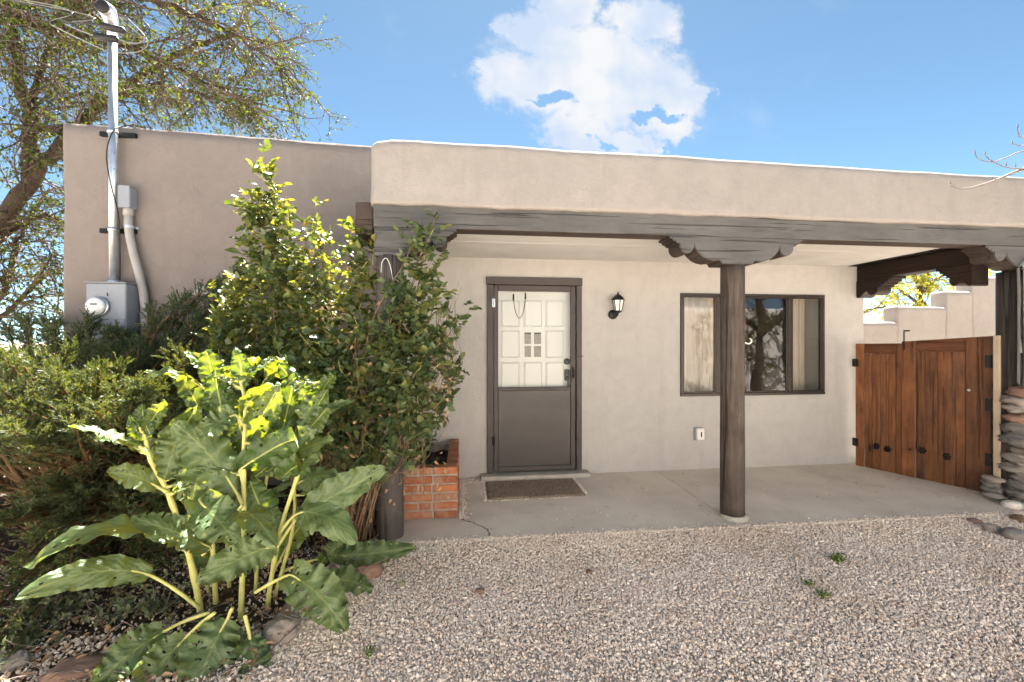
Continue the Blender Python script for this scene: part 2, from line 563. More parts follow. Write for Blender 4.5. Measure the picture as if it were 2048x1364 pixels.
def tag(o, label=None, cat=None, group=None, kind=None):
    if label: o['label'] = label
    if cat: o['category'] = cat
    if group: o['group'] = group
    if kind: o['kind'] = kind
    return o


def thing(name, label, cat, loc=(0, 0, 0), rotz=0.0, group=None):
    o = bpy.data.objects.new(name, None)
    COL.objects.link(o)
    o.empty_display_size = .1
    o.location = loc
    o.rotation_euler = (0, 0, rotz)
    ROOT[o.name] = (Matrix.Translation(Vector(loc)) @ Matrix.Rotation(rotz, 4, 'Z')).inverted()
    return tag(o, label, cat, group)


class MB:
    def __init__(self):
        self.v, self.f, self.uv = [], [], None

    def add(self, vs, fs):
        n = len(self.v)
        self.v.extend(tuple(p) for p in vs)
        self.f.extend(tuple(i + n for i in q) for q in fs)
        return self

    def box(self, x0, x1, y0, y1, z0, z1, b=0.0):
        lo, hi = (x0, y0, z0), (x1, y1, z1)
        if b <= 0:
            vs = [(x, y, z) for x in (x0, x1) for y in (y0, y1) for z in (z0, z1)]
            return self.add(vs, [(0, 1, 3, 2), (4, 6, 7, 5), (0, 4, 5, 1), (2, 3, 7, 6), (0, 2, 6, 4), (1, 5, 7, 3)])
        idx, vs = {}, []
        for sx in (0, 1):
            for sy in (0, 1):
                for sz in (0, 1):
                    s = (sx, sy, sz)
                    for a in range(3):
                        p = []
                        for k in range(3):
                            e = hi[k] if s[k] else lo[k]
                            if k != a:
                                e += -b if s[k] else b
                            p.append(e)
                        idx[(s, a)] = len(vs)
                        vs.append(tuple(p))
        fs = []
        for a in range(3):
            b_, c_ = (a + 1) % 3, (a + 2) % 3
            for sa in (0, 1):
                q = []
                for sb, sc in ((0, 0), (1, 0), (1, 1), (0, 1)):
                    s = [0, 0, 0]; s[a] = sa; s[b_] = sb; s[c_] = sc
                    q.append(idx[(tuple(s), a)])
                fs.append(tuple(q))
            for sa in (0, 1):
                for sb in (0, 1):
                    q = []
                    for ax, sc in ((a, 0), (a, 1), (b_, 1), (b_, 0)):
                        s = [0, 0, 0]; s[a] = sa; s[b_] = sb; s[c_] = sc
                        q.append(idx[(tuple(s), ax)])
                    fs.append(tuple(q))
        for sx in (0, 1):
            for sy in (0, 1):
                for sz in (0, 1):
                    fs.append(tuple(idx[((sx, sy, sz), a)] for a in range(3)))
        return self.add(vs, fs)

    def tube(self, pts, rad, n=8, cap=True):
        pts = [Vector(p) for p in pts]
        if isinstance(rad, (int, float)):
            rad = [rad] * len(pts)
        t0 = (pts[1] - pts[0]).normalized()
        nrm = t0.orthogonal().normalized()
        base, m = len(self.v), len(pts)
        for i, p in enumerate(pts):
            t = (pts[min(i + 1, m - 1)] - pts[max(i - 1, 0)])
            t = t.normalized() if t.length > 1e-9 else t0
            nrm = (nrm - t * nrm.dot(t))
            nrm = nrm.normalized() if nrm.length > 1e-6 else t.orthogonal().normalized()
            bi = t.cross(nrm)
            for k in range(n):
                a = 2 * math.pi * k / n
                self.v.append(tuple(p + (nrm * math.cos(a) + bi * math.sin(a)) * rad[i]))
        for i in range(m - 1):
            for k in range(n):
                k2 = (k + 1) % n
                self.f.append((base + i * n + k, base + i * n + k2, base + (i + 1) * n + k2, base + (i + 1) * n + k))
        if cap:
            self.f.append(tuple(base + k for k in reversed(range(n))))
            self.f.append(tuple(base + (m - 1) * n + k for k in range(n)))
        return self

    def lathe(self, c, prof, n=20, axis='Z', wob=0.0):
        base, m = len(self.v), len(prof)
        for i, (r, h) in enumerate(prof):
            for k in range(n):
                a = 2 * math.pi * k / n
                rr = r * (1 + wob * noise.noise(Vector((math.cos(a) * 1.3, math.sin(a) * 1.3, h * 1.1 + c[0]))))
                x, y = rr * math.cos(a), rr * math.sin(a)
                if axis == 'Z':
                    self.v.append((c[0] + x, c[1] + y, c[2] + h))
                elif axis == 'Y':
                    self.v.append((c[0] + x, c[1] + h, c[2] + y))
                else:
                    self.v.append((c[0] + h, c[1] + x, c[2] + y))
        for i in range(m - 1):
            for k in range(n):
                k2 = (k + 1) % n
                self.f.append((base + i * n + k, base + i * n + k2, base + (i + 1) * n + k2, base + (i + 1) * n + k))
        self.f.append(tuple(base + k for k in reversed(range(n))))
        self.f.append(tuple(base + (m - 1) * n + k for k in range(n)))
        return self

    def prism(self, prof, a0, a1, axis='Y'):
        """outline prof = [(h, z)] swept along axis"""
        n = len(prof)
        if axis == 'Y':
            vs = [(h, a0, z) for h, z in prof] + [(h, a1, z) for h, z in prof]
        else:
            vs = [(a0, h, z) for h, z in prof] + [(a1, h, z) for h, z in prof]
        fs = [tuple(range(n)), tuple(reversed(range(n, 2 * n)))]
        fs += [(i, i + n, (i + 1) % n + n, (i + 1) % n) for i in range(n)]
        return self.add(vs, fs)

    def build(self, name, mat, parent=None, smooth=False, fix=True, kind=None, label=None, bevel=0.0):
        me = bpy.data.meshes.new(name)
        vs = self.v
        if parent is not None:
            r = parent
            while r.parent is not None:
                r = r.parent
            if r.name in ROOT and ROOT[r.name] != Matrix.Identity(4):
                Mi = ROOT[r.name]
                vs = [tuple(Mi @ Vector(p)) for p in vs]
        me.from_pydata(vs, [], self.f)
        if fix or bevel:
            bm = bmesh.new(); bm.from_mesh(me)
            if bevel:
                es = [e for e in bm.edges if len(e.link_faces) == 2 and e.calc_face_angle(0) > .9]
                bmesh.ops.bevel(bm, geom=es, offset=bevel, segments=2, affect='EDGES', clamp_overlap=True)
            bmesh.ops.recalc_face_normals(bm, faces=bm.faces)
            bm.to_mesh(me); bm.free()
        if smooth:
            me.polygons.foreach_set('use_smooth', [True] * len(me.polygons))
        me.materials.append(M[mat])
        me.update()
        o = bpy.data.objects.new(name, me)
        COL.objects.link(o)
        if parent is not None:
            o.parent = parent
        if kind: o['kind'] = kind
        if label: o['label'] = label
        return o


def face_material(o, mat, test):
    """second material on the faces whose normal passes the test"""
    o.data.materials.append(M[mat])
    for p in o.data.polygons:
        if test(p.normal):
            p.material_index = 1
    return o


def arrays_obj(name, verts, faces, mat, parent=None, smooth=False, kind=None, uv=None):
    """big mesh straight from numpy arrays; faces all triangles or all quads"""
    me = bpy.data.meshes.new(name)
    verts = np.asarray(verts, dtype=np.float32).reshape(-1, 3)
    if parent is not None:
        r = parent
        while r.parent is not None:
            r = r.parent
        Mi = np.array(ROOT[r.name])
        verts = (verts @ Mi[:3, :3].T + Mi[:3, 3]).astype(np.float32)
    faces = np.asarray(faces, dtype=np.int32)
    k = faces.shape[1]
    me.vertices.add(len(verts)); me.vertices.foreach_set('co', verts.ravel())
    me.loops.add(faces.size); me.loops.foreach_set('vertex_index', faces.ravel())
    me.polygons.add(len(faces))
    me.polygons.foreach_set('loop_start', np.arange(0, faces.size, k, dtype=np.int32))
    me.update(calc_edges=True)
    if smooth:
        me.polygons.foreach_set('use_smooth', np.ones(len(faces), dtype=bool))
    if uv is not None:
        l = me.uv_layers.new(name='UVMap')
        l.data.foreach_set('uv', np.asarray(uv, dtype=np.float32)[faces.ravel()].ravel())
    me.materials.append(M[mat])
    o = bpy.data.objects.new(name, me)
    COL.objects.link(o)
    if parent is not None:
        o.parent = parent
    if kind: o['kind'] = kind
    return o


def rounded(y0, y1, z0, z1, r, seg=4, cuts=5, flat_bottom=True):
    """rounded rectangle outline in (y, z), anticlockwise from bottom front"""
    pts = []
    rb = 0.004 if flat_bottom else r
    for (cy, cz, a0, rr) in ((y0 + rb, z0 + rb, 180, rb), (y1 - rb, z0 + rb, 270, rb), (y1 - r, z1 - r, 0, r), (y0 + r, z1 - r, 90, r)):
        for k in range(seg + 1):
            a = R(a0 + 90 * k / seg)
            pts.append((cy + rr * math.cos(a), cz + rr * math.sin(a)))
    out = []
    n = len(pts)
    for i in range(n):
        a, b = pts[i], pts[(i + 1) % n]
        out.append(a)
        d = math.hypot(b[0] - a[0], b[1] - a[1])
        if d > .12:
            c = max(1, int(d / .14))
            for j in range(1, c):
                out.append((a[0] + (b[0] - a[0]) * j / c, a[1] + (b[1] - a[1]) * j / c))
    return out


def hand_made(x0, x1, y0, y1, z0, z1, r, amp=.008, step=.14, endr=None, freq=1.7, zbottom=None, flat_bottom=True, ztop=None):
    """hand-trowelled block: rounded section swept along x, rounded ends, gentle waviness"""
    mb = MB()
    er = endr if endr is not None else r
    xs = [(x0 + er * (1 - math.cos(R(90 * k / 4))), er * (1 - math.sin(R(90 * k / 4)))) for k in range(5)]
    n = max(2, int((x1 - x0 - 2 * er) / step))
    xs += [(x0 + er + (x1 - x0 - 2 * er) * k / n, 0.0) for k in range(1, n)]
    xs += [(x1 - er * (1 - math.cos(R(90 * k / 4))), er * (1 - math.sin(R(90 * k / 4)))) for k in reversed(range(5))]
    rings = []
    for x, ins in xs:
        zt = z1 if ztop is None else ztop(x)
        prof = rounded(y0 + ins, y1 - ins, z0, zt - ins, max(.006, r - ins), flat_bottom=flat_bottom)
        rings.append([(x, y, z) for y, z in prof])
    m = min(len(q) for q in rings)
    # equal ring sizes: resample by arc length
    def resample(q, m):
        q = [Vector(p) for p in q] + [Vector(q[0])]
        ds = [0.0]
        for a, b in zip(q, q[1:]):
            ds.append(ds[-1] + (b - a).length)
        out, j = [], 0
        for k in range(m):
            s = ds[-1] * k / m
            while ds[j + 1] < s:
                j += 1
            t = (s - ds[j]) / max(1e-9, ds[j + 1] - ds[j])
            out.append(q[j].lerp(q[j + 1], t))
        return out
    if len(set(len(q) for q in rings)) > 1:
        rings = [resample(q, 72) for q in rings]
    m = len(rings[0])
    vs = []
    for q in rings:
        for p in q:
            p = Vector(p)
            nv = noise.noise_vector(p * freq) * amp + noise.noise_vector(p * freq * 4.1) * amp * .4
            if p.z < z0 + .01:
                nv *= .0
                if zbottom:
                    nv.z += zbottom * noise.noise(Vector((p.x * 6, 3.3, 0)))
            vs.append(tuple(p + nv))
    mb.v = vs
    for i in range(len(rings) - 1):
        for k in range(m):
            k2 = (k + 1) % m
            mb.f.append((i * m + k, i * m + k2, (i + 1) * m + k2, (i + 1) * m + k))
    mb.f.append(tuple(reversed(range(m))))
    mb.f.append(tuple(range((len(rings) - 1) * m, len(rings) * m)))
    return mb


def pierced_wall(x0, x1, z0, z1, y0, y1, holes):
    """wall slab with rectangular openings; holes = [(x0, x1, z0, z1)]"""
    mb = MB()
    xs = sorted({x0, x1, *[h[0] for h in holes], *[h[1] for h in holes]})
    zs = sorted({z0, z1, *[h[2] for h in holes], *[h[3] for h in holes]})
    def is_hole(xa, xb, za, zb):
        cx, cz = (xa + xb) / 2, (za + zb) / 2
        return any(h[0] < cx < h[1] and h[2] < cz < h[3] for h in holes)
    ix = {}
    def vid(x, y, z):
        k = (x, y, z)
        if k not in ix:
            ix[k] = len(mb.v); mb.v.append(k)
        return ix[k]
    for a, b in zip(xs, xs[1:]):
        for c, d in zip(zs, zs[1:]):
            if is_hole(a, b, c, d):
                continue
            for y in (y0, y1):
                mb.f.append((vid(a, y, c), vid(b, y, c), vid(b, y, d), vid(a, y, d)))
    def side(xa, xb, za, zb):
        mb.f.append((vid(xa, y0, za), vid(xb, y0, zb), vid(xb, y1, zb), vid(xa, y1, za)))
    for h in holes + [(x0, x1, z0, z1)]:
        hx = [x for x in xs if h[0] <= x <= h[1]]
        hz = [z for z in zs if h[2] <= z <= h[3]]
        for a, b in zip(hx, hx[1:]):
            for z in (h[2], h[3]):
                if h[:4] != (x0, x1, z0, z1) and z in (z0, z1):
                    continue
                if h[:4] == (x0, x1, z0, z1) and any(q[0] < (a + b) / 2 < q[1] and z in (q[2], q[3]) for q in holes):
                    continue
                side(a, b, z, z)
        for a, b in zip(hz, hz[1:]):
            for x in (h[0], h[1]):
                side(x, x, a, b)
    return mb


def blob(c, rx, ry, rz, seed, n=10, m=7, rough=.22, flat=0.0):
    """irregular stone"""
    mb = MB()
    off = Vector((seed * 3.17, seed * 1.31, seed * 2.23))
    for i in range(m + 1):
        th = math.pi * i / m
        for k in range(n):
            ph = 2 * math.pi * k / n
            d = Vector((math.sin(th) * math.cos(ph), math.sin(th) * math.sin(ph), math.cos(th)))
            s = 1 + rough * noise.noise(d * 1.7 + off) + rough * .6 * noise.noise(d * 3.9 + off)
            p = Vector((abs(d.x) ** .85 * math.copysign(1, d.x) * rx, abs(d.y) ** .85 * math.copysign(1, d.y) * ry, abs(d.z) ** .8 * math.copysign(1, d.z) * rz)) * s
            mb.v.append((c[0] + p.x, c[1] + p.y, c[2] + p.z))
    for i in range(m):
        for k in range(n):
            k2 = (k + 1) % n
            mb.f.append((i * n + k, i * n + k2, (i + 1) * n + k2, (i + 1) * n + k))
    return mb

# ------------------------------------------------------------------ ground
def ground():
    mb = MB()
    xs = [-400, -60, -20, -10, -6] + [-5 + .35 * i for i in range(35)] + [9, 14, 24, 60, 400]
    ys = [-400, -60, -20, -8, -3] + [-1 + .3 * i for i in range(18)] + [5.2, 8, 14, 25, 60, 400]
    for x in xs:
        for y in ys:
            near = abs(x) < 7 and -2 < y < 4.2
            z = -.028 + (noise.noise(Vector((x * .9, y * .9, 0))) * .010 if near else 0)
            if y > 2.75 and -.6 < x < 6:
                z += .016 * min(1, (y - 2.75) / .4)
            if y > 3.25 and x > -1:
                z = -.05
            mb.v.append((x, y, z))
    n = len(ys)
    for i in range(len(xs) - 1):
        for j in range(n - 1):
            mb.f.append((i * n + j, (i + 1) * n + j, (i + 1) * n + j + 1, i * n + j + 1))
    o = mb.build('ground', 'ground_gravel', smooth=True)
    tag(o, 'pinkish grey gravel ground of the yard', kind='structure')
    # planting bed
    mb = MB()
    nx, ny = 46, 30
    for i in range(nx + 1):
        for j in range(ny + 1):
            y = 1.2 + 3.4 * j / ny
            xr = -1.0 + .16 * (y - 2.0) + .10 * noise.noise(Vector((y * 2.1, 5, 0))) + (.35 if y > 3.0 else 0) * min(1, (y - 3.0) * 3 if y > 3 else 0)
            x = -5.2 + (xr + 5.2) * i / nx
            e = min(1.0, (nx - i) / 4.0, j / 3.0)
            z = -.035 + e * (.03 + .05 * max(0, noise.noise(Vector((x * 1.7, y * 1.7, 1)))) + .02 * noise.noise(Vector((x * 9, y * 9, 2))))
            mb.v.append((x, y, z))
    for i in range(nx):
        for j in range(ny):
            a = i * (ny + 1) + j
            mb.f.append((a, a + ny + 1, a + ny + 2, a + 1))
    tag(mb.build('planting_bed', 'soil', smooth=True), 'dark soil of the planting bed under the shrubs', kind='structure')
    # porch floor
    sl = thing('porch_floor', 'grey concrete porch floor slab', 'floor', (2, 3.15, 0))
    del sl['category']; del sl['label']
    sl['kind'] = 'structure'
    for nm, x0, x1 in (('slab', -.66, 2.187), ('slab', 2.199, 5.9)):
        m = MB()
        N = int((x1 - x0) / .12)
        for i in range(N + 1):
            x = x0 + (x1 - x0) * i / N
            yf = 3.165 - .012 * x + .012 * noise.noise(Vector((x * 3, 0, 4)))
            for (y, z) in ((yf + .012, -.13), (yf, -.02), (yf + .004, -.006), (yf + .016, 0), (3.7, .002), (4.66, .003)):
                m.v.append((x, y, z))
        for i in range(N):
            for j in range(5):
                m.f.append((i * 6 + j, (i + 1) * 6 + j, (i + 1) * 6 + j + 1, i * 6 + j + 1))
        m.f.append(tuple(range(6))); m.f.append(tuple(N * 6 + k for k in reversed(range(6))))
        m.build(nm, 'concrete', sl)
    # crack from the planter corner to the slab edge (a real dark groove strip)
    m = MB()
    pts = [(-.02, 3.56), (.03, 3.50), (.08, 3.47), (.13, 3.41), (.17, 3.36), (.20, 3.30), (.20, 3.24), (.215, 3.19)]
    dense = []
    for a, b in zip(pts, pts[1:]):
        for k in range(4):
            dense.append((a[0] + (b[0] - a[0]) * k / 4 + rnd.uniform(-.006, .006), a[1] + (b[1] - a[1]) * k / 4 + rnd.uniform(-.006, .006)))
    for x, y in dense:
        w = rnd.uniform(.002, .006)
        m.v += [(x - w, y - w * .4, .0055), (x + w, y + w * .4, .0055)]
    for i in range(len(dense) - 1):
        m.f.append((2 * i, 2 * i + 1, 2 * i + 3, 2 * i + 2))
    m.build('crack', 'soil', sl, fix=False)


ground()


# ------------------------------------------------------------------ the house
house = thing('adobe_house', 'tan stucco adobe house with grey beamed porch and parapet roof', 'house', (0, 4.61, 0))


def corbel_profile(cx, ztop, k=1.0, left=None, right=None, kz=1.0):
    half = [(0, -.215), (.14, -.215), (.146, -.19), (.165, -.186), (.21, -.192), (.255, -.183), (.30, -.163), (.34, -.132), (.365, -.10), (.374, -.075)]
    for i in range(9):
        a = R(205 + 165 * i / 8)
        half.append((.437 + .064 * math.cos(a), -.072 + .066 * math.sin(a)))
    half += [(.503, -.056), (.530, -.056), (.530, -.038), (.558, -.038), (.558, -.019), (.588, -.019), (.588, .004)]
    r = [(x * k, z * kz) for x, z in half]
    if right is not None:
        r = [(0, -.215 * kz), (right, -.215 * kz), (right, .004)]
    l = [(-x * k, z * kz) for x, z in half]
    if left is not None:
        l = [(0, -.215 * kz), (-left, -.215 * kz), (-left, .004)]
    pts = list(reversed(l)) + r[1:]
    return [(cx + x, ztop + z) for x, z in pts]


def build_house():
    h = house
    hand_made(-3.87, -.63, 4.61, 4.95, -.12, 3.6, .045, .010, .16, .04, ztop=lambda x: 3.625 - .028 * (x + 3.87)).build('wall', 'stucco_main', h, True)
    hand_made(-.66, 4.86, 4.62, 4.95, 2.43, 3.5, .045, .006, .2, .03, ztop=lambda x: 3.53).build('upper_wall', 'stucco_main', h, True)
    door_hole = (.30, 1.28, .04, 2.12)
    win_hole = (2.478, 4.292, .842, 2.028)
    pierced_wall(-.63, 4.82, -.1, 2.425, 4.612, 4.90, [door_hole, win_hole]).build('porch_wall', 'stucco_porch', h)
    MB().box(4.60, 4.822, 4.902, 10.4, -.1, 3.46).build('side_wall', 'stucco_main', h)
    MB().box(-3.86, -3.60, 4.952, 10.4, -.1, 3.46).build('side_wall', 'stucco_main', h)
    MB().box(-3.86, 4.82, 10.402, 10.7, -.1, 3.46).build('back_wall', 'stucco_main', h)
    MB().box(-3.599, 4.599, 4.952, 10.401, 3.2, 3.35).build('roof', 'stucco_main', h)
    # room behind the window
    MB().box(1.5, 1.6, 4.902, 8.0, 0, 2.45).build('room_wall', 'room_plaster', h)
    MB().box(1.601, 4.599, 6.4, 6.5, 0, 2.45).build('room_wall', 'room_brown', h)
    MB().box(1.601, 4.599, 4.902, 7.899, -.02, .03).build('room_floor', 'room_plaster', h)
    MB().box(1.5, 4.599, 4.952, 8.0, 2.451, 2.5).build('room_ceiling', 'room_plaster', h)
    # porch roof: parapet, deck, ceiling, beams
    hand_made(-.672, 7.6, 3.203, 3.62, 2.487, 2.96, .065, .009, .10, .05, zbottom=.013,
              ztop=lambda x: 2.985 - .008 * (x + .67) - (.03 * math.exp(-((x + .67) / .07) ** 2))).build('parapet', 'stucco_parapet', h, True)
    MB().box(-.655, 5.6, 3.60, 4.615, 2.44, 2.80).build('porch_roof', 'stucco_parapet', h)
    ce = MB().box(-.65, 4.80, 3.39, 4.608, 2.378, 2.43).build('porch_ceiling', 'ceiling_paint', h)
    MB().box(-.64, 4.70, 3.85, 3.880, 2.3755, 2.3785, .001).build('batten', 'ceiling_paint', ce)
    hand_made(-.655, 7.5, 3.24, 3.40, 2.325, 2.502, .010, .0035, .09, .01, 5.0, flat_bottom=False).build('porch_beam', 'beam_paint', h)
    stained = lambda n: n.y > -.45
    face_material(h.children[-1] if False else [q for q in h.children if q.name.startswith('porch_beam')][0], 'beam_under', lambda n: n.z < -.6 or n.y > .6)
    hand_made(-.80, -.662, 3.30, 4.60, 2.29, 2.53, .02, .006, .05, .015, 5.0, flat_bottom=False).build('side_beam', 'beam_under', h)
    MB().box(4.72, 4.90, 3.402, 4.606, 2.20, 2.372, .008).build('side_beam', 'beam_dark', h)
    MB().box(4.60, 4.80, 3.402, 4.606, 2.374, 2.3775, .0).build('ceiling_trim', 'beam_dark', h)
    # carved corbels on the posts
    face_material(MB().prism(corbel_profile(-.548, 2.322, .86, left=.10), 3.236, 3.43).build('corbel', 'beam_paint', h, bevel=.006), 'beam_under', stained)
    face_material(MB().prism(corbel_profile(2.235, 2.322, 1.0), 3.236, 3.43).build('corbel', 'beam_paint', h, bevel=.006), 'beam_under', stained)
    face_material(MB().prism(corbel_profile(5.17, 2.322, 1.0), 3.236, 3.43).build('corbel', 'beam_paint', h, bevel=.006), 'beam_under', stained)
    # corbels under the dark side beam (profile runs along y)
    side = [(0, 0), (0, -.212), (.03, -.215), (.06, -.200), (.085, -.170), (.105, -.150), (.125, -.140)]
    for i in range(9):
        q = R(195 + 170 * i / 8)
        side.append((.19 + .060 * math.cos(q), -.138 + .062 * math.sin(q)))
    side += [(.25, -.110), (.285, -.110), (.285, -.084), (.325, -.084), (.325, -.056), (.365, -.056), (.365, -.028), (.41, -.028), (.41, 0)]
    MB().prism([(4.604 - s_ * 1.05, 2.198 + z * .95) for s_, z in side], 4.712, 4.895, 'X').build('corbel', 'beam_dark', h, bevel=.004)
    MB().prism([(3.434 + s_ * .75, 2.198 + z * .95) for s_, z in side], 4.712, 4.895, 'X').build('corbel', 'beam_dark', h, bevel=.004)
    # posts
    def post(x, y, r, mat, z0, z1, collar):
        prof, N = [], 22
        for i in range(N + 1):
            z = z0 + (z1 - z0) * i / N
            prof.append((r * (1.02 - .05 * i / N), z))
        p = MB().lathe((x, y, 0), prof, 32, wob=.06).build('post', mat, h, True)
        if collar:
            MB().lathe((x + .01, y - .005, 0), [(r * 1.17, -.03), (r * 1.17, .028), (r * 1.10, .036), (r * .9, .037)], 24, wob=.05).build('collar', 'step_concrete', p, True)
        return p
    post(-.548, 3.325, .102, 'post_paint', -.08, 2.12, False)
    p2 = post(2.252, 3.33, .094, 'post_wood', .03, 2.115, True)
    post(5.075, 3.40, .092, 'post_black', -.03, 2.12, False)
    MB().box(4.962, 4.984, 3.40, 3.45, .02, 1.53, .004).build('hinge_board', 'hinge_strip', h)
    # white hook and nails on the middle post
    m = MB()
    c = at(1497, 683, 3.30)
    m.tube([c + Vector((-.055, .02, -.004)), c + Vector((-.025, 0, -.012)), c + Vector((.0, -.004, -.02)), c + Vector((.022, -.004, -.008)), c + Vector((.024, -.004, .014)), c + Vector((.008, -.004, .026))], .005, 6)
    m.build('hook', 'hook_white', p2, True)
    # rounded stucco mass at the right of the porch
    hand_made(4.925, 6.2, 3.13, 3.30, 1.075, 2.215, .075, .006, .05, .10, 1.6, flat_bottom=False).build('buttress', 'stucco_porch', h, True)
    # door surround, storm door and inner door
    fr = MB().box(.266, .334, 4.580, 4.606, .05, 2.088, .004).build('door_frame', 'brown_trim', h)
    MB().box(1.254, 1.314, 4.580, 4.606, .05, 2.088, .004).build('jamb', 'brown_trim', fr)
    MB().box(.258, 1.320, 4.574, 4.606, 2.09, 2.172, .004).build('head', 'brown_trim', fr)
    MB().box(.298, .3355, 4.6065, 4.80, .05, 2.12).build('jamb', 'brown_trim', fr)
    MB().box(1.2535, 1.282, 4.6065, 4.80, .05, 2.12).build('jamb', 'brown_trim', fr)
    MB().box(.336, 1.253, 4.6065, 4.80, 2.09, 2.122).build('head', 'brown_trim', fr)
    sd = MB().box(.338, .386, 4.588, 4.622, .062, 2.084, .004).build('storm_door', 'brown_trim', h)
    MB().box(1.190, 1.243, 4.588, 4.622, .062, 2.084, .004).build('stile', 'brown_trim', sd)
    MB().box(.387, 1.189, 4.588, 4.622, 2.022, 2.084, .004).build('rail', 'brown_trim', sd)
    MB().box(.387, 1.189, 4.588, 4.622, .938, .972, .004).build('rail', 'brown_trim', sd)
    MB().box(.387, 1.189, 4.588, 4.622, .062, .112, .004).build('rail', 'brown_trim', sd)
    MB().box(.388, 1.188, 4.597, 4.615, .113, .937, .003).build('kick_panel', 'brown_panel', sd)
    MB().box(.388, 1.188, 4.604, 4.608, .973, 2.021).build('pane', 'storm_glass', sd)
    for z in (1.89, .40):
        m = MB(); m.box(.318, .352, 4.571, 4.579, z - .045, z + .045, .002); m.tube([(.336, 4.570, z - .05), (.336, 4.570, z + .05)], .007, 8)
        m.build('hinge', 'galvanized' if z > 1 else 'iron_black', sd)
    m = MB(); m.box(1.205, 1.228, 4.572, 4.587, 1.06, 1.19, .004); m.tube([(1.216, 4.572, 1.17), (1.216, 4.545, 1.15), (1.216, 4.540, 1.10), (1.216, 4.572, 1.08)], .006, 6)
    m.build('handle', 'lamp_black', sd)
    m = MB(); m.tube([(1.25, 4.575, 1.31), (1.33, 4.574, 1.31)], .004, 6); m.build('latch', 'iron_black', sd)
    dr = MB().box(.337, 1.2525, 4.70, 4.745, .06, 2.089).build('front_door', 'door_white', h)
    Yd = 4.70
    cols = [(1003, 1038), (1049, 1083), (1092, 1126)]
    rows = [(602, 653), (662, 715), (725, 782)]
    for i, (a, b_) in enumerate(cols):
        for j, (c_, d_) in enumerate(rows):
            p, q = at(a, d_, Yd), at(b_, c_, Yd)
            if (i, j) == (1, 1):
                continue
            m = MB()
            m.box(p.x, q.x, Yd - .013, Yd - .0015, p.z, q.z, .011)
            m.build('panel', 'door_white', dr)
            m = MB()
            w = .012
            for (x0, x1, z0, z1) in ((p.x - w, q.x + w, q.z + .002, q.z + w), (p.x - w, q.x + w, p.z - w, p.z - .002), (p.x - w, p.x - .002, p.z - .002, q.z + .002), (q.x + .002, q.x + w, p.z - .002, q.z + .002)):
                m.box(x0, x1, Yd - .006, Yd - .001, z0, z1, .002)
            m.build('moulding', 'door_white', dr)
    for (a, b_, c_, d_) in ((1049, 1062, 665, 688), (1068, 1082, 665, 688), (1049, 1062, 692, 714), (1068, 1082, 692, 714)):
        p, q = at(a, d_, Yd), at(b_, c_, Yd)
        pn = MB().box(p.x, q.x, Yd - .004, Yd - .001, p.z, q.z).build('pane', 'lace', dr)
        m = MB(); m.box(p.x + .003, q.x - .003, Yd - .0065, Yd - .0045, q.z - (.018 if c_ < 670 else .004), q.z - .001); m.build('blind_edge', 'rubber_black', pn)
    c = at(1134, 723, 4.685)
    MB().lathe((c.x, 4.70, c.z), [(.038, -.002), (.038, -.016), (.030, -.022), (.022, -.03)], 8, 'Y').build('deadbolt', 'lamp_black', dr)
    c = at(1134, 748, 4.685)
    m = MB(); m.box(c.x - .03, c.x + .03, 4.684, 4.698, c.z - .075, c.z + .055, .012)
    m.tube([(c.x, 4.69, c.z - .03), (c.x, 4.645, c.z - .05), (c.x, 4.63, c.z - .11), (c.x, 4.65, c.z - .19), (c.x, 4.69, c.z - .21)], .011, 8)
    m.build('handle', 'lamp_black', dr)
    # step in front of the door
    hand_made(.19, 1.39, 4.46, 4.605, .004, .050, .016, .004, .08, .02, 6.0).build('doorstep', 'step_concrete', h, True)
    # window
    wf = MB().box(2.480, 4.290, 4.592, 4.66, 1.998, 2.026, .003).build('window', 'bronze_frame', h)
    MB().box(2.480, 4.290, 4.588, 4.67, .844, .876, .003).build('sill', 'bronze_frame', wf)
    MB().box(2.480, 2.508, 4.594, 4.66, .877, 1.997, .003).build('jamb', 'bronze_frame', wf)
    MB().box(4.262, 4.290, 4.594, 4.66, .877, 1.997, .003).build('jamb', 'bronze_frame', wf)
    for x0, x1, y in ((2.908, 2.932, 4.600), (2.938, 2.968, 4.606), (3.818, 3.842, 4.602), (3.846, 3.868, 4.608)):
        MB().box(x0, x1, y, y + .04, .878, 1.996, .003).build('mullion', 'bronze_frame', wf)
    for x0, x1, y in ((2.509, 2.907, 4.616), (2.969, 3.817, 4.622), (3.869, 4.261, 4.616)):
        s = MB(); w = .016
        for (a, b_, c_, d_) in ((x0, x1, .879, .895), (x0, x1, 1.979, 1.995), (x0, x0 + w, .896, 1.978), (x1 - w, x1, .896, 1.978)):
            s.box(a, b_, y - .012, y + .012, c_, d_, .002)
        sh = s.build('sash', 'bronze_frame', wf)
        MB().box(x0 + w, x1 - w, y - .002, y + .002, .896, 1.978).build('pane', 'window_glass', sh)
    for x0, x1, ph in ((2.66, 3.12, 0.3), (4.10, 4.595, 1.1)):
        m = MB(); N = 40
        for i in range(N + 1):
            x = x0 + (x1 - x0) * i / N
            y = 4.935 + .022 * math.sin(x * 62 + ph) + .012 * math.sin(x * 23)
            for z in (.10, 1.2, 2.2):
                m.v += [(x, y, z), (x, y + .006, z)]
        for i in range(N):
            for j in range(2):
                for s_ in (0, 1):
                    a = i * 6 + 2 * j + s_
                    m.f.append((a, a + 6, a + 8, a + 2))
        m.build('curtain', 'curtain', h, True)


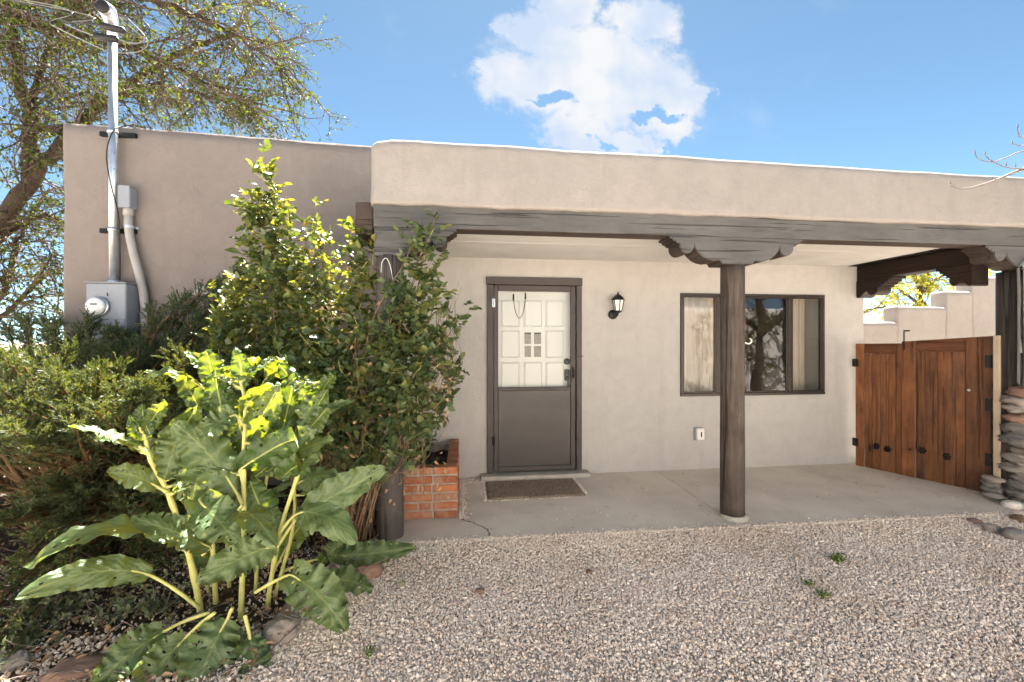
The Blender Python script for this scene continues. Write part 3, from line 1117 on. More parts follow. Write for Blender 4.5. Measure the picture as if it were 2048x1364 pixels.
def lace_material():
    m, nt, L = new_mat('lace')
    v = vec_in(nt)
    vo = node(nt, 'ShaderNodeTexVoronoi'); vo.inputs['Scale'].default_value = 140
    L(v, vo.inputs['Vector'])
    finish(nt, ramp(nt, vo.outputs['Distance'], [(.2, (.36, .33, .28)), (.6, (.13, .12, .105))]), .4, None, .5)


lace_material()
build_house()


# ------------------------------------------------------------------ things on and at the house
def wall_lantern():
    p = at(1226, 629, 4.60)
    t = thing('wall_lantern', 'small black lantern with frosted panes beside the front door', 'lamp', (p.x, 4.61, p.z))
    x, z = p.x, p.z
    MB().lathe((x, 4.61, z), [(.054, 0), (.054, -.012), (.045, -.022), (.020, -.03)], 20, 'Y').build('backplate', 'lamp_black', t, True)
    c = Vector((x + .022, 4.50, z + .02))
    m = MB(); m.tube([(x, 4.59, z - .01), (x + .005, 4.54, z - .03), (x + .018, 4.51, z - .015), (c.x, c.y, z + .012)], .009, 8)
    m.build('arm', 'lamp_black', t, True)
    MB().lathe((c.x, c.y, z + .012), [(.012, 0), (.036, .006), (.042, .018), (.040, .024)], 6).build('base', 'lamp_black', t)
    zb, zt, rb, rt = z + .036, z + .150, .036, .060
    for k in range(6):
        a0, a1 = R(60 * k + 30), R(60 * k + 90)
        q = []
        for (rr, zz) in ((rb, zb), (rt, zt)):
            for a in (a0, a1):
                q.append((c.x + rr * math.cos(a), c.y + rr * math.sin(a), zz))
        m = MB(); i_ = .93
        inner = [(c.x + (p_[0] - c.x) * i_, c.y + (p_[1] - c.y) * i_, p_[2]) for p_ in q]
        m.add(q[:2] + [q[3], q[2]] + inner[:2] + [inner[3], inner[2]], [(0, 1, 2, 3), (4, 7, 6, 5), (0, 4, 5, 1), (1, 5, 6, 2), (2, 6, 7, 3), (3, 7, 4, 0)])
        m.build('pane', 'frosted_glass', t)
        m = MB(); m.tube([(c.x + rb * 1.04 * math.cos(a0), c.y + rb * 1.04 * math.sin(a0), zb - .01), (c.x + rt * 1.05 * math.cos(a0), c.y + rt * 1.05 * math.sin(a0), zt + .006)], .0055, 6)
        m.build('bar', 'lamp_black', t)
    MB().lathe((c.x, c.y, zt), [(.070, 0), (.078, .004), (.074, .014), (.045, .045), (.024, .060), (.010, .066), (.012, .075), (.006, .085), (.002, .100)], 6).build('cap', 'lamp_black', t)


def outlet():
    p = at(1396, 867, 4.60)
    t = thing('outlet_cover', 'white weatherproof outlet box low on the porch wall', 'outlet', (p.x, 4.61, p.z - .07))
    x, z = p.x, p.z
    MB().box(x - .050, x + .050, 4.592, 4.611, z - .075, z + .075, .006).build('back_plate', 'box_grey', t)
    MB().box(x - .040, x + .052, 4.545, 4.5915, z - .066, z + .066, .010).build('cover', 'plastic_white', t)
    MB().box(x + .002, x + .016, 4.541, 4.5445, z - .03, z + .03, .003).build('latch', 'rubber_black', t)


def doormat():
    m = MB()
    nx, ny = 56, 32
    x0, x1, y0, y1 = .235, 1.17, 3.93, 4.43
    for lay in (0, 1):
        for i in range(nx + 1):
            for j in range(ny + 1):
                x, y = x0 + (x1 - x0) * i / nx, y0 + (y1 - y0) * j / ny
                z = .018 + .006 * noise.noise(Vector((x * 60, y * 60, 0))) + .004 * noise.noise(Vector((x * 5, y * 5, 3)))
                if i in (0, nx) or j in (0, ny):
                    z = .007
                    x += .006 * noise.noise(Vector((x * 30, y * 30, 7))); y += .006 * noise.noise(Vector((x * 30, y * 30, 9)))
                m.v.append((x, y, z if lay == 0 else .005))
    S = (nx + 1) * (ny + 1)
    for i in range(nx):
        for j in range(ny):
            a = i * (ny + 1) + j
            m.f.append((a, a + ny + 1, a + ny + 2, a + 1))
    o = m.build('doormat', 'mat_pile', smooth=True, fix=False)
    tag(o, 'worn brown coir doormat on the concrete in front of the door', 'doormat')


def cord():
    m = MB()
    a, b = at(1027, 590, 4.57), at(1051, 588, 4.57)
    pts = []
    for k in range(15):
        u = k / 14
        pts.append((a.x + (b.x - a.x) * u, 4.575, a.z - .05 - .20 * (1 - (2 * u - 1) ** 2) ** .8))
    m.tube(pts, .0035, 6)
    for e in (a, b):
        m.tube([(e.x, 4.575, e.z + .01), (e.x, 4.575, e.z - .055)], .009, 8)
    tag(m.build('elastic_cord', 'rubber_black', smooth=True), 'thin dark cord with black ends looped over the storm door', 'cord')


def meter():
    t = thing('electric_meter', 'grey electric meter box with round glass dial on the left wall', 'meter', (-3.32, 4.61, 1.45))
    MB().box(-3.49, -3.15, 4.40, 4.608, 1.45, 2.02, .008).build('box', 'box_grey', t)
    MB().box(-3.50, -3.14, 4.385, 4.609, 2.021, 2.034, .004).build('lid_edge', 'box_grey', t)
    MB().box(-3.482, -3.158, 4.392, 4.3995, 1.46, 1.68, .003).build('cover', 'box_grey', t)
    MB().lathe((-3.375, 4.40, 1.80), [(.094, 0), (.094, -.02), (.086, -.026)], 28, 'Y').build('ring', 'galvanized', t, True)
    MB().lathe((-3.375, 4.374, 1.80), [(.082, 0), (.082, -.022), (.076, -.034), (.05, -.042), (.01, -.044)], 28, 'Y').build('dial', 'meter_glass', t, True)
    m = MB(); m.box(-3.40, -3.345, 4.3285, 4.3335, 1.812, 1.824); m.build('display', 'rubber_black', t)
    m = MB(); m.tube([(-3.30, 4.395, 1.90), (-3.30, 4.385, 1.93)], .004, 6); m.build('seal_tag', 'rubber_black', t)


def mast():
    t = thing('service_mast', 'tall galvanized service mast rising past the roof from the meter', 'mast', (-3.33, 4.53, 2.03))
    p0, p1 = at(228, 562, 4.53), at(225, 80, 4.53)
    m = MB(); m.tube([(p0.x, 4.53, 2.034), (p1.x, 4.53, p1.z)], .036, 18); m.build('pipe', 'galvanized', t, True)
    MB().lathe((p0.x, 4.53, 2.034), [(.045, 0), (.045, .03), (.038, .035)], 18).build('hub', 'galvanized', t, True)
    hz = p1.z
    m = MB(); m.tube([(p1.x, 4.53, hz - .02), (p1.x, 4.53, hz + .08), (p1.x + .01, 4.50, hz + .16), (p1.x + .03, 4.43, hz + .21), (p1.x + .05, 4.36, hz + .19)], [.040, .043, .058, .070, .062], 16)
    m.build('weatherhead', 'galvanized', t, True)
    MB().lathe((p1.x + .052, 4.352, hz + .187), [(.060, 0), (.060, -.012), (.05, -.02)], 16, 'Y').build('insulator', 'rubber_black', t, True)
    for z in (3.50, 2.555):
        m = MB()
        m.box(-3.51, -3.19, 4.572, 4.607, z - .022, z + .022, .003)
        b = m.build('strut', 'iron_black', t)
        m = MB(); m.lathe((p0.x - (.012 if z > 3 else .005), 4.53, z), [(.042, -.016), (.042, .016)], 18); m.build('clamp', 'galvanized', b, True)
    # splices and service drop
    for i, (a, b) in enumerate((((200, 50), (250, 62)), ((188, 72), (237, 80)))):
        pa, pb = at(a[0], a[1], 4.42), at(b[0], b[1], 4.42)
        m = MB(); m.tube([pa, pa.lerp(pb, .06), pa.lerp(pb, .94), pb], [.012, .030, .030, .014], 10)
        m.build('splice', 'rubber_black', t, True)


def cables():
    def cab(name, pts, r, mat, label):
        dense = []
        P = [Vector(p) for p in pts]
        for i in range(len(P) - 1):
            p0, p1, p2, p3 = P[max(0, i - 1)], P[i], P[i + 1], P[min(len(P) - 1, i + 2)]
            for k in range(8):
                u = k / 8
                dense.append(.5 * ((2 * p1) + (p2 - p0) * u + (2 * p0 - 5 * p1 + 4 * p2 - p3) * u * u + (3 * p1 - p0 - 3 * p2 + p3) * u ** 3))
        dense.append(P[-1])
        m = MB(); m.tube(dense, r, 6)
        return tag(m.build(name, mat, smooth=True), label, 'cable', 'service cables at the mast')
    far = Vector((-12.5, 6.5, 6.9))
    wh = at(238, 30, 4.36)
    cab('power_cable', [wh, at(290, 45, 4.3), at(298, 66, 4.3), at(275, 72, 4.35), at(250, 62, 4.42)], .0055, 'rubber_black', 'black wire looping from the weatherhead to the upper splice')
    cab('power_cable', [wh + Vector((0, 0, -.02)), at(262, 55, 4.3), at(288, 78, 4.3), at(270, 87, 4.35), at(237, 80, 4.42)], .005, 'cable_grey', 'pale wire looping from the weatherhead to the lower splice')
    cab('power_cable', [at(200, 50, 4.42), at(120, 40, 4.6), at(40, 5, 4.9), far], .0055, 'rubber_black', 'upper black service wire running off to the upper left')
    cab('power_cable', [at(188, 72, 4.42), at(130, 48, 4.6), at(60, 6, 4.9), far + Vector((0, .1, -.2))], .005, 'cable_grey', 'grey service wire just below the upper black one')
    cab('power_cable', [at(218, 105, 4.50), at(190, 92, 4.5), at(100, 48, 4.7), at(20, -5, 5.0), far + Vector((0, .2, -.3))], .0045, 'cable_grey', 'bare neutral wire tied to the mast under the splices')
    cab('power_cable', [at(228, 105, 4.49), at(270, 105, 4.40), at(294, 92, 4.32), at(288, 70, 4.3), at(250, 32, 4.36)], .0045, 'cable_grey', 'grey loop of neutral wire at the right of the mast')
    cab('phone_cable', [at(216, 195, 4.48), at(150, 160, 4.7), at(60, 112, 5.0), at(0, 80, 5.2), Vector((-11.5, 7.0, 5.6))], .0045, 'rubber_black', 'thin black line slanting left from the mast above the roof')
    cab('phone_cable', [at(285, 253, 4.60), at(250, 251, 4.58), at(225, 265, 4.47), at(213, 310, 4.47), at(222, 370, 4.47), at(237, 430, 4.49), at(240, 500, 4.56), at(240, 560, 4.57)], .005, 'rubber_black', 'black cable wound down the mast to the meter box')


def conduit():
    t = thing('conduit', 'grey bent conduit with a small junction box right of the mast', 'conduit', (-3.1, 4.57, 1.3))
    a, b = at(247, 374, 4.52), at(272, 415, 4.56)
    m = MB(); m.box(-3.285, -3.185, 4.50, 4.605, 2.77, 2.97, .012); bx = m.build('junction_box', 'box_grey', t)
    m = MB(); m.box(-3.289, -3.181, 4.488, 4.499, 2.762, 2.978, .005); m.build('lid', 'box_grey', bx)
    pts = [(-3.232, 4.55, 2.768), (-3.232, 4.55, 2.60), (-3.222, 4.55, 2.50), (-3.185, 4.55, 2.32), (-3.14, 4.55, 2.14), (-3.105, 4.55, 1.98), (-3.085, 4.55, 1.80), (-3.085, 4.55, 1.30)]
    m = MB(); m.tube(pts, .036, 16); m.build('pipe', 'conduit_grey', t, True)
    MB().lathe((-3.232, 4.55, 2.70), [(.044, 0), (.044, .06), (.040, .066)], 16).build('coupling', 'conduit_grey', t, True)
    m = MB(); m.lathe((-3.228, 4.55, 2.59), [(.041, -.012), (.041, .012)], 16); m.box(-3.19, -3.165, 4.575, 4.607, 2.578, 2.602, .003); m.build('strap', 'galvanized', t)
    m = MB(); m.box(-2.62, -2.40, 4.50, 4.607, 1.93, 2.02, .01)
    tag(m.build('hose_box', 'conduit_grey'), 'low grey utility cover on the wall behind the rose bush', 'cover')


def planter():
    X0, X1, Y0, Y1, TH = -.66, -.035, 3.575, 4.604, .105
    t = thing('brick_planter', 'low red brick planter against the porch wall beside the post', 'planter', (-.34, 3.6, 0))
    m = MB(); g = .007
    m.box(X0 + g, X1 - g, Y0 + g, Y0 + TH - g, .004, .424)
    m.box(X0 + g, X1 - g, Y1 - TH + g, Y1 - .001, .004, .40)
    m.box(X0 + g, X0 + TH - g, Y0 + TH - g, Y1 - TH + g, .004, .424)
    m.box(X1 - TH + g, X1 - g, Y0 + TH - g, Y1 - TH + g, .004, .424)
    m.build('mortar', 'mortar', t)
    m = MB(); N = 14
    for i in range(N + 1):
        for j in range(N + 1):
            x, y = X0 + TH + (X1 - X0 - 2 * TH) * i / N, Y0 + TH + (Y1 - Y0 - 2 * TH) * j / N
            m.v.append((x, y, .33 + .03 * noise.noise(Vector((x * 12, y * 12, 0)))))
    for i in range(N):
        for j in range(N):
            a = i * (N + 1) + j
            m.f.append((a, a + N + 1, a + N + 2, a + 1))
    m.build('soil', 'soil', t, True, fix=False)
    meshes = {}
    def brick(cx, cy, cz, lx, ly):
        key = (round(lx, 3), round(ly, 3))
        if key not in meshes:
            mb = MB(); mb.box(-lx / 2, lx / 2, -ly / 2, ly / 2, -.030, .030, .007)
            me = bpy.data.meshes.new('brick'); me.from_pydata(mb.v, [], mb.f)
            bm = bmesh.new(); bm.from_mesh(me)
            bmesh.ops.recalc_face_normals(bm, faces=bm.faces); bm.to_mesh(me); bm.free()
            me.materials.append(M['brick_clay']); meshes[key] = me
        o = bpy.data.objects.new('brick', meshes[key]); COL.objects.link(o)
        o.parent = t
        o.location = Vector((cx, cy, cz)) - Vector(t.location) + Vector((rnd.uniform(-.003, .003), rnd.uniform(-.004, .002), rnd.uniform(-.002, .002)))
        o.rotation_euler = (rnd.uniform(-.012, .012), rnd.uniform(-.012, .012), rnd.uniform(-.012, .012))
    H = .0725
    for c in range(6):
        z = .036 + c * H
        # front and back rows
        cuts = [X0, X0 + .10, X0 + .33, X0 + .52, X1] if c % 2 == 0 else [X0, X0 + .22, X0 + .41, X1]
        if c % 2 == 0:
            cuts = [X0, X0 + .17, X0 + .42, X1]
        else:
            cuts = [X0, X0 + .06, X0 + .30, X0 + .41 + .0, X1]
        for a, b in zip(cuts, cuts[1:]):
            brick((a + b) / 2, Y0 + .05, z, b - a - .016, .10)
        # long sides
        n = 4
        L = (Y1 - Y0 - .105)
        offs = [0, L * .25, L * .5, L * .75, L] if c % 2 == 0 else [0, L * .13, L * .38, L * .63, L * .88, L]
        for a, b in zip(offs, offs[1:]):
            for x in (X0 + .05, X1 - .05):
                brick(x, Y0 + .105 + (a + b) / 2, z, .10, b - a - .016)


def gate():
    A, B = Vector((4.665, 4.555, 0)), Vector((5.095, 3.535, 0))
    d = (B - A).normalized()
    ang = math.atan2(d.y, d.x)
    Lg = (B - A).length
    def leaf(name, label, u0, u1, z0, zt0, zt1, boards, rail_l, rail_r, back):
        o = A + d * u0
        t = thing(name, label, 'gate', (o.x, o.y, 0), ang, 'double wooden gate')
        W = u1 - u0
        def put(nm, x0, x1, za, zb0, zb1, y0, y1, mat, b=.004):
            m = MB(); m.box(x0, x1, y0, y1, za, max(zb0, zb1), b)
            zmax = max(zb0, zb1)
            m.v = [(x, y, z if z < zmax - 3 * b else z - zmax + (zb0 + (zb1 - zb0) * (x - x0) / (x1 - x0))) for x, y, z in m.v]
            me = MB(); me.v, me.f = m.v, m.f
            # local coordinates: convert to world so that build() brings them back
            Mw = ROOT[t.name].inverted()
            me.v = [tuple(Mw @ Vector(p)) for p in me.v]
            return me.build(nm, mat, t)
        zt = lambda x: zt0 + (zt1 - zt0) * x / W
        rw = .10 if W > .5 else .07
        tr = .115
        # faces towards the porch are local -y
        put('stile', 0, rail_l, z0, zt(0), zt(rail_l), -.022 - back, .02 - back, 'gate_wood')
        put('stile', W - rail_r, W, z0, zt(W - rail_r), zt(W), -.022 - back, .02 - back, 'gate_wood')
        put('top_rail', rail_l + .001, W - rail_r - .001, zt(rail_l) - tr, zt(rail_l), zt(W - rail_r), -.020 - back, .02 - back, 'gate_rail')
        xs = [rail_l + .001 + (W - rail_l - rail_r - .002) * k for k in boards]
        for a, b in zip(xs, xs[1:]):
            put('plank', a + .0006, b - .0006, z0 + rnd.uniform(0, .004), zt(a) - tr - .002, zt(b) - tr - .002, -.012 - back + rnd.uniform(-.002, .002), .008 - back, 'gate_wood', .007)
        put('back_brace', .03, W - .03, .30, .40, .40, .021 - back, .045 - back, 'gate_rail')
        put('back_brace', .03, W - .03, 1.05, 1.15, 1.15, .021 - back, .045 - back, 'gate_rail')
        return t, put, W
    def local_obj(t, mb, nm, mat, smooth=False):
        Mw = ROOT[t.name].inverted()
        mb.v = [tuple(Mw @ Vector(p)) for p in mb.v]
        return mb.build(nm, mat, t, smooth)
    t, put, W = leaf('wooden_gate', 'narrow brown wooden gate leaf hinged on the porch wall', 0, .425, -.012, 1.445, 1.452, (0, .22, .5, .76, 1.0), .085, .05, 0)
    for z in (1.22, .28):
        m = MB(); m.box(-.03, .03, -.034, -.0235, z - .045, z + .045, .002); m.tube([(-.005, -.036, z - .05), (-.005, -.036, z + .05)], .008, 8)
        local_obj(t, m, 'hinge', 'iron_black')
    def rosette(t, x, z):
        m = MB()
        for k in range(6):
            a = R(60 * k)
            m.lathe((x + .022 * math.cos(a), -.016, z + .026 * math.sin(a)), [(.014, 0), (.014, -.006), (.008, -.012)], 8, 'Y')
        m.lathe((x, -.018, z), [(.012, 0), (.012, -.012), (.005, -.018)], 8, 'Y')
        local_obj(t, m, 'rosette', 'iron_black')
    rosette(t, .20, .27); rosette(t, .30, .26)
    t2, put, W = leaf('wooden_gate', 'wide brown wooden gate leaf with planks next to the stone pillar', .425, Lg, -.012, 1.472, 1.527, (0, .19, .45, .74, 1.0), .115, .185, .006)
    rosette(t2, .075, .30); rosette(t2, .17, .31); rosette(t2, .36, .29)
    for z in (1.28, .86, .33):
        m = MB(); m.box(W - .05, W - .008, -.040, -.0285, z - .06, z + .06, .002); m.tube([(W - .004, -.040, z - .065), (W - .004, -.040, z + .065)], .009, 8)
        local_obj(t2, m, 'hinge', 'iron_black')
    m = MB(); m.lathe((.52, -.02, .99), [(.014, 0), (.014, -.010), (.008, -.016)], 10, 'Y'); local_obj(t2, m, 'bolt', 'galvanized')
    m = MB(); m.box(.02, .032, -.045, -.034, 1.38, 1.58, .002); m.box(.02, .075, -.045, -.034, 1.581, 1.597, .002); local_obj(t2, m, 'latch', 'iron_black')


def stone_pillar():
    t = thing('stone_pillar', 'dry stacked river stone pillar at the right edge of the porch', 'pillar', (5.25, 3.32, 0))
    MB().box(5.02, 5.60, 3.29, 3.50, -.08, 1.08).build('core', 'soil', t)
    zs = 1.07
    r = random.Random(4)
    hs = [.092, .088, .074, .098, .108, .112, .098, .084, .082, .078, .084, .078, .08, .09]
    reds = {0, 3}
    for i, hgt in enumerate(hs):
        z = zs - hgt / 2
        zs -= hgt * .93
        if zs < -.06:
            break
        x = 4.95 + r.uniform(-.045, .035) - (.02 if i in (5, 8, 9) else 0)
        k = 0
        while x < 5.62:
            w = r.uniform(.13, .24)
            b = blob((x + w / 2, 3.27 + r.uniform(-.045, .02), z + r.uniform(-.006, .006)), w / 2 * r.uniform(.92, 1.08), .11, hgt * .52, r.random() * 50, 20, 14, .5)
            tl, cx_ = r.uniform(-.14, .14), x + w / 2
            b.v = [(X_, Y_, Z_ + (X_ - cx_) * tl) for X_, Y_, Z_ in b.v]
            o = b.build('stone', 'red_stone' if i in reds and k == 0 and i != 2 else 'field_stone', t, True)
            x += w
            k += 1
    for i in range(4):
        b = blob((4.915 + r.uniform(-.03, .03), 3.43 + r.uniform(-.05, .03), .045 + i * .05), r.uniform(.045, .075), .07, r.uniform(.026, .036), 80 + i * 3.3, 14, 8, .5)
        b.build('stone', 'field_stone', t, True)
    # flat pale stones set at its foot
    for i, (x, y, w) in enumerate(((4.86, 3.24, .09), (4.97, 3.17, .10), (5.06, 3.26, .08), (5.16, 3.15, .1))):
        b = blob((x, y, .02), w, .06, .035, 60 + i, 14, 8, .2)
        b.build('stone', 'pale_stone', t, True)


def stepped_wall():
    t = thing('yard_wall', 'cream stucco garden wall with stepped top beyond the gate', 'wall', (8, 7, 0))
    steps = [(5.2, 8.02, 1.83), (8.02, 9.05, 2.13), (9.05, 9.62, 2.43), (9.62, 13.5, 2.71)]
    for x0, x1, z in steps:
        hand_made(x0, x1 + .02, 7.0, 7.30, -.1, z, .045, .012, .14, .04, 2.2).build('wall', 'stucco_yard', t, True)


def rocks():
    plain('pale_stone', (.62, .57, .50), .8, var=.15, scale=12, bump=.5)


rocks()
wall_lantern(); outlet(); doormat(); cord(); meter(); mast(); cables(); conduit(); planter(); gate(); stone_pillar(); stepped_wall()


def loose_rocks():
    spec = [
        ((735, 1150), 2.62, .085, .05, 'rock', 'red_stone', 'pale reddish rock at the gravel edge beside the dock leaves'),
        ((560, 1272), 2.12, .085, .05, 'rock', 'field_stone', 'smooth brown rock under the dock plant at the gravel edge'),
        ((150, 1352), 1.98, .11, .04, 'rock', 'red_stone', 'flat reddish rock at the bottom left in the bed'),
        ((25, 1340), 2.0, .07, .05, 'rock', 'field_stone', 'small grey rock in the bottom left corner'),
        ((960, 1183), 2.62, .028, .010, 'stone_chip', 'red_stone', 'small orange stone chip lying on the gravel'),
        ((1178, 1145), 2.85, .020, .010, 'stone_chip', 'litter', 'small dark brown chip lying on the gravel'),
        ((1985, 1062), 3.05, .06, .035, 'rock', 'field_stone', 'grey rock below the right end of the porch slab'),
        ((2030, 1075), 2.98, .085, .04, 'rock', 'field_stone', 'dark rock at the right edge of the gravel'),
        ((1950, 1045), 3.08, .06, .018, 'stone_chip', 'red_stone', 'flat reddish slate chip against the slab edge'),
        ((2040, 1042), 3.10, .06, .03, 'rock', 'litter', 'brown rock tucked under the slab by the stone pillar'),
    ]
    for i, (p, y, r, hz, nm, mt, lab) in enumerate(spec):
        q = at(p[0], p[1], y)
        u, v = (p[0] - 1024) / FOC, (682 - p[1]) / FOC
        tt = (CAM_Z + .02) / -v
        x, yy = (SY + u * CY) * tt, (CY - u * SY) * tt
        b = blob((x, yy, -.02 + hz * .5), r, r * .8, hz, 20 + i * 1.7, 18, 12, .3)
        o = b.build(nm, mt, smooth=True)
        tag(o, lab, 'rock' if nm == 'rock' else 'stone')


loose_rocks()


# ------------------------------------------------------------------ gravel stones (loose, far past counting)
def stones_on_points(name, pts, smin, smax, label, seed, mat='gravel_stone'):
    me = bpy.data.meshes.new(name)
    pts = np.asarray(pts, dtype=np.float32)
    me.vertices.add(len(pts)); me.vertices.foreach_set('co', pts.ravel())
    me.materials.append(M[mat])
    o = bpy.data.objects.new(name, me); COL.objects.link(o)
    ng = bpy.data.node_groups.new(name, 'GeometryNodeTree')
    ng.interface.new_socket('Geometry', in_out='INPUT', socket_type='NodeSocketGeometry')
    ng.interface.new_socket('Geometry', in_out='OUTPUT', socket_type='NodeSocketGeometry')
    N, L = ng.nodes.new, ng.links.new
    gi, go = N('NodeGroupInput'), N('NodeGroupOutput')
    ico = N('GeometryNodeMeshIcoSphere'); ico.inputs['Radius'].default_value = 1.0; ico.inputs['Subdivisions'].default_value = 2
    sp = N('GeometryNodeSetPosition')
    nt = N('ShaderNodeTexNoise'); nt.inputs['Scale'].default_value = 1.3; nt.inputs['Detail'].default_value = 2
    sub = N('ShaderNodeVectorMath'); sub.operation = 'SUBTRACT'; sub.inputs[1].default_value = (.5, .5, .5)
    mul = N('ShaderNodeVectorMath'); mul.operation = 'MULTIPLY'; mul.inputs[1].default_value = (1.1, 1.1, 1.1)
    L(nt.outputs['Color'], sub.inputs[0]); L(sub.outputs[0], mul.inputs[0])
    L(ico.outputs['Mesh'], sp.inputs['Geometry']); L(mul.outputs[0], sp.inputs['Offset'])
    sm = N('GeometryNodeSetMaterial'); sm.inputs['Material'].default_value = M[mat]
    L(sp.outputs[0], sm.inputs['Geometry'])
    iop = N('GeometryNodeInstanceOnPoints')
    L(gi.outputs[0], iop.inputs['Points']); L(sm.outputs[0], iop.inputs['Instance'])
    rr = N('FunctionNodeRandomValue'); rr.data_type = 'FLOAT_VECTOR'
    rr.inputs[0].default_value = (0, 0, 0); rr.inputs[1].default_value = (6.28, 6.28, 6.28); rr.inputs['Seed'].default_value = seed
    rs = N('FunctionNodeRandomValue'); rs.data_type = 'FLOAT_VECTOR'
    rs.inputs[0].default_value = (smin, smin, smin * .75); rs.inputs[1].default_value = (smax, smax, smax * .75); rs.inputs['Seed'].default_value = seed + 9
    L(rr.outputs[0], iop.inputs['Rotation']); L(rs.outputs[0], iop.inputs['Scale'])
    L(iop.outputs[0], go.inputs[0])
    md = o.modifiers.new('scatter', 'NODES'); md.node_group = ng
    tag(o, label, kind='stuff')
    return o


def gravel():
    n = 420000
    x = nrg.uniform(-4.5, 7.0, n); y = nrg.uniform(.4, 3.16, n)
    nz = np.sin(x * 2.1 + 1.3 * np.sin(y * 1.7)) * np.sin(y * 2.6 + 1.1 * np.sin(x * 1.3)) + .5 * np.sin(x * 5.3 + y * 3.1) * np.sin(y * 6.1 - x * 2.2)
    edge = -1.0 + .16 * (y - 2.0) + .05 * np.sin(y * 9)
    front = 3.165 - .012 * x
    keep = (y < front - .008 + nrg.normal(0, .008, n)) | (x < -.4)
    left = x < edge
    thin = np.where(left, np.where(y < 2.35, .55, .10), 1.0)
    keep &= nrg.random(n) < thin * np.clip(.86 + .22 * nz, .45, 1.0)
    # bare soil under the middle of the shrubs
    x, y = x[keep], y[keep]
    z = np.full(len(x), -.026) + nrg.uniform(-.004, .007, len(x))
    rise = np.clip((y - 2.75) / .40, 0, 1); z = z + .020 * rise * rise * (x > -.6)
    z = np.where(x < -1.0 + .16 * (y - 2), z + .030, z)
    big = nrg.random(len(x)) < .10
    P = np.stack([x, y, z], 1)
    stones_on_points('gravel', P[~big], .0034, .0075, 'loose pinkish grey gravel covering the yard', 1)
    stones_on_points('gravel', P[big], .0065, .0125, 'larger loose pebbles mixed through the gravel', 2)
    # grit swept against the doormat and the planter
    q = []
    for _ in range(900):
        u = rnd.random()
        e = abs(rnd.gauss(0, .018))
        if u < .45:
            q.append((rnd.uniform(.2, 1.2), 4.435 + abs(rnd.gauss(0, .012)), .006))
        elif u < .65:
            q.append((.225 - e, rnd.uniform(3.9, 4.45), .006))
        elif u < .80:
            q.append((1.18 + e * .7, rnd.uniform(4.0, 4.45), .006))
        elif u < .9:
            q.append((rnd.uniform(.22, 1.18), 3.922 - e * .6, .006))
        else:
            q.append((rnd.uniform(.05, .25), 4.5 + rnd.uniform(-.1, .08), .006))
    for _ in range(500):
        q.append((-.025 + abs(rnd.gauss(0, .03)), rnd.uniform(3.55, 4.55), .006))
    for _ in range(2600):
        x = rnd.uniform(-.38, 4.9)
        q.append((x, 3.163 - .012 * x + abs(rnd.gauss(0, .022)) * (1.6 if rnd.random() < .2 else 1.0), .003))
    for _ in range(130):
        q.append((rnd.uniform(-.0, 4.6), rnd.uniform(3.2, 4.6), .004))
    stones_on_points('grit', q, .003, .0075, 'grit and small stones swept against doormat and planter', 3)


gravel()


# ------------------------------------------------------------------ leaves and branches
def leaflets(pos, d, nrm, ln, wd, fold=.25, droop=.15):
    """six-point folded leaflets as arrays of triangles"""
    pos, d, nrm = (np.asarray(a, dtype=np.float64) for a in (pos, d, nrm))
    ln, wd = np.asarray(ln, dtype=np.float64)[:, None], np.asarray(wd, dtype=np.float64)[:, None]
    d = d / np.maximum(1e-9, np.linalg.norm(d, axis=1, keepdims=True))
    s = np.cross(d, nrm); s /= np.maximum(1e-9, np.linalg.norm(s, axis=1, keepdims=True))
    u = np.cross(s, d)
    b = pos
    l1 = pos + d * ln * .28 + s * wd * .46 + u * wd * fold
    l2 = pos + d * ln * .66 + s * wd * .40 + u * (wd * fold - ln * droop * .4)
    tip = pos + d * ln - u * ln * droop
    r2 = pos + d * ln * .66 - s * wd * .40 + u * (wd * fold - ln * droop * .4)
    r1 = pos + d * ln * .28 - s * wd * .46 + u * wd * fold
    V = np.stack([b, l1, l2, tip, r2, r1], 1).reshape(-1, 3)
    base = np.arange(len(pos))[:, None] * 6
    F = np.concatenate([base + np.array([[0, 1, 2]]), base + np.array([[0, 2, 3]]), base + np.array([[0, 3, 4]]), base + np.array([[0, 4, 5]])], 0)
    return V, F


class Twigs:
    """many thin tapered tubes gathered in one array mesh of quads"""
    def __init__(self, n=4):
        self.n, self.V, self.F, self.c = n, [], [], 0

    def add(self, pts, r0, r1):
        pts = [Vector(p) for p in pts]
        n, m = self.n, len(pts)
        nr = (pts[1] - pts[0]).orthogonal().normalized()
        for i, p in enumerate(pts):
            t = (pts[min(i + 1, m - 1)] - pts[max(i - 1, 0)]).normalized()
            nr = nr - t * nr.dot(t)
            nr = nr.normalized() if nr.length > 1e-6 else t.orthogonal().normalized()
            bi = t.cross(nr)
            r = r0 + (r1 - r0) * i / (m - 1)
            for k in range(n):
                a = 6.28319 * k / n
                self.V.append(p + (nr * math.cos(a) + bi * math.sin(a)) * r)
        c = self.c
        for i in range(m - 1):
            for k in range(n):
                k2 = (k + 1) % n
                self.F.append((c + i * n + k, c + i * n + k2, c + (i + 1) * n + k2, c + (i + 1) * n + k))
        self.c += n * m

    def build(self, name, mat, parent, kind=None):
        return arrays_obj(name, np.array([tuple(v) for v in self.V]), np.array(self.F), mat, parent, True, kind)


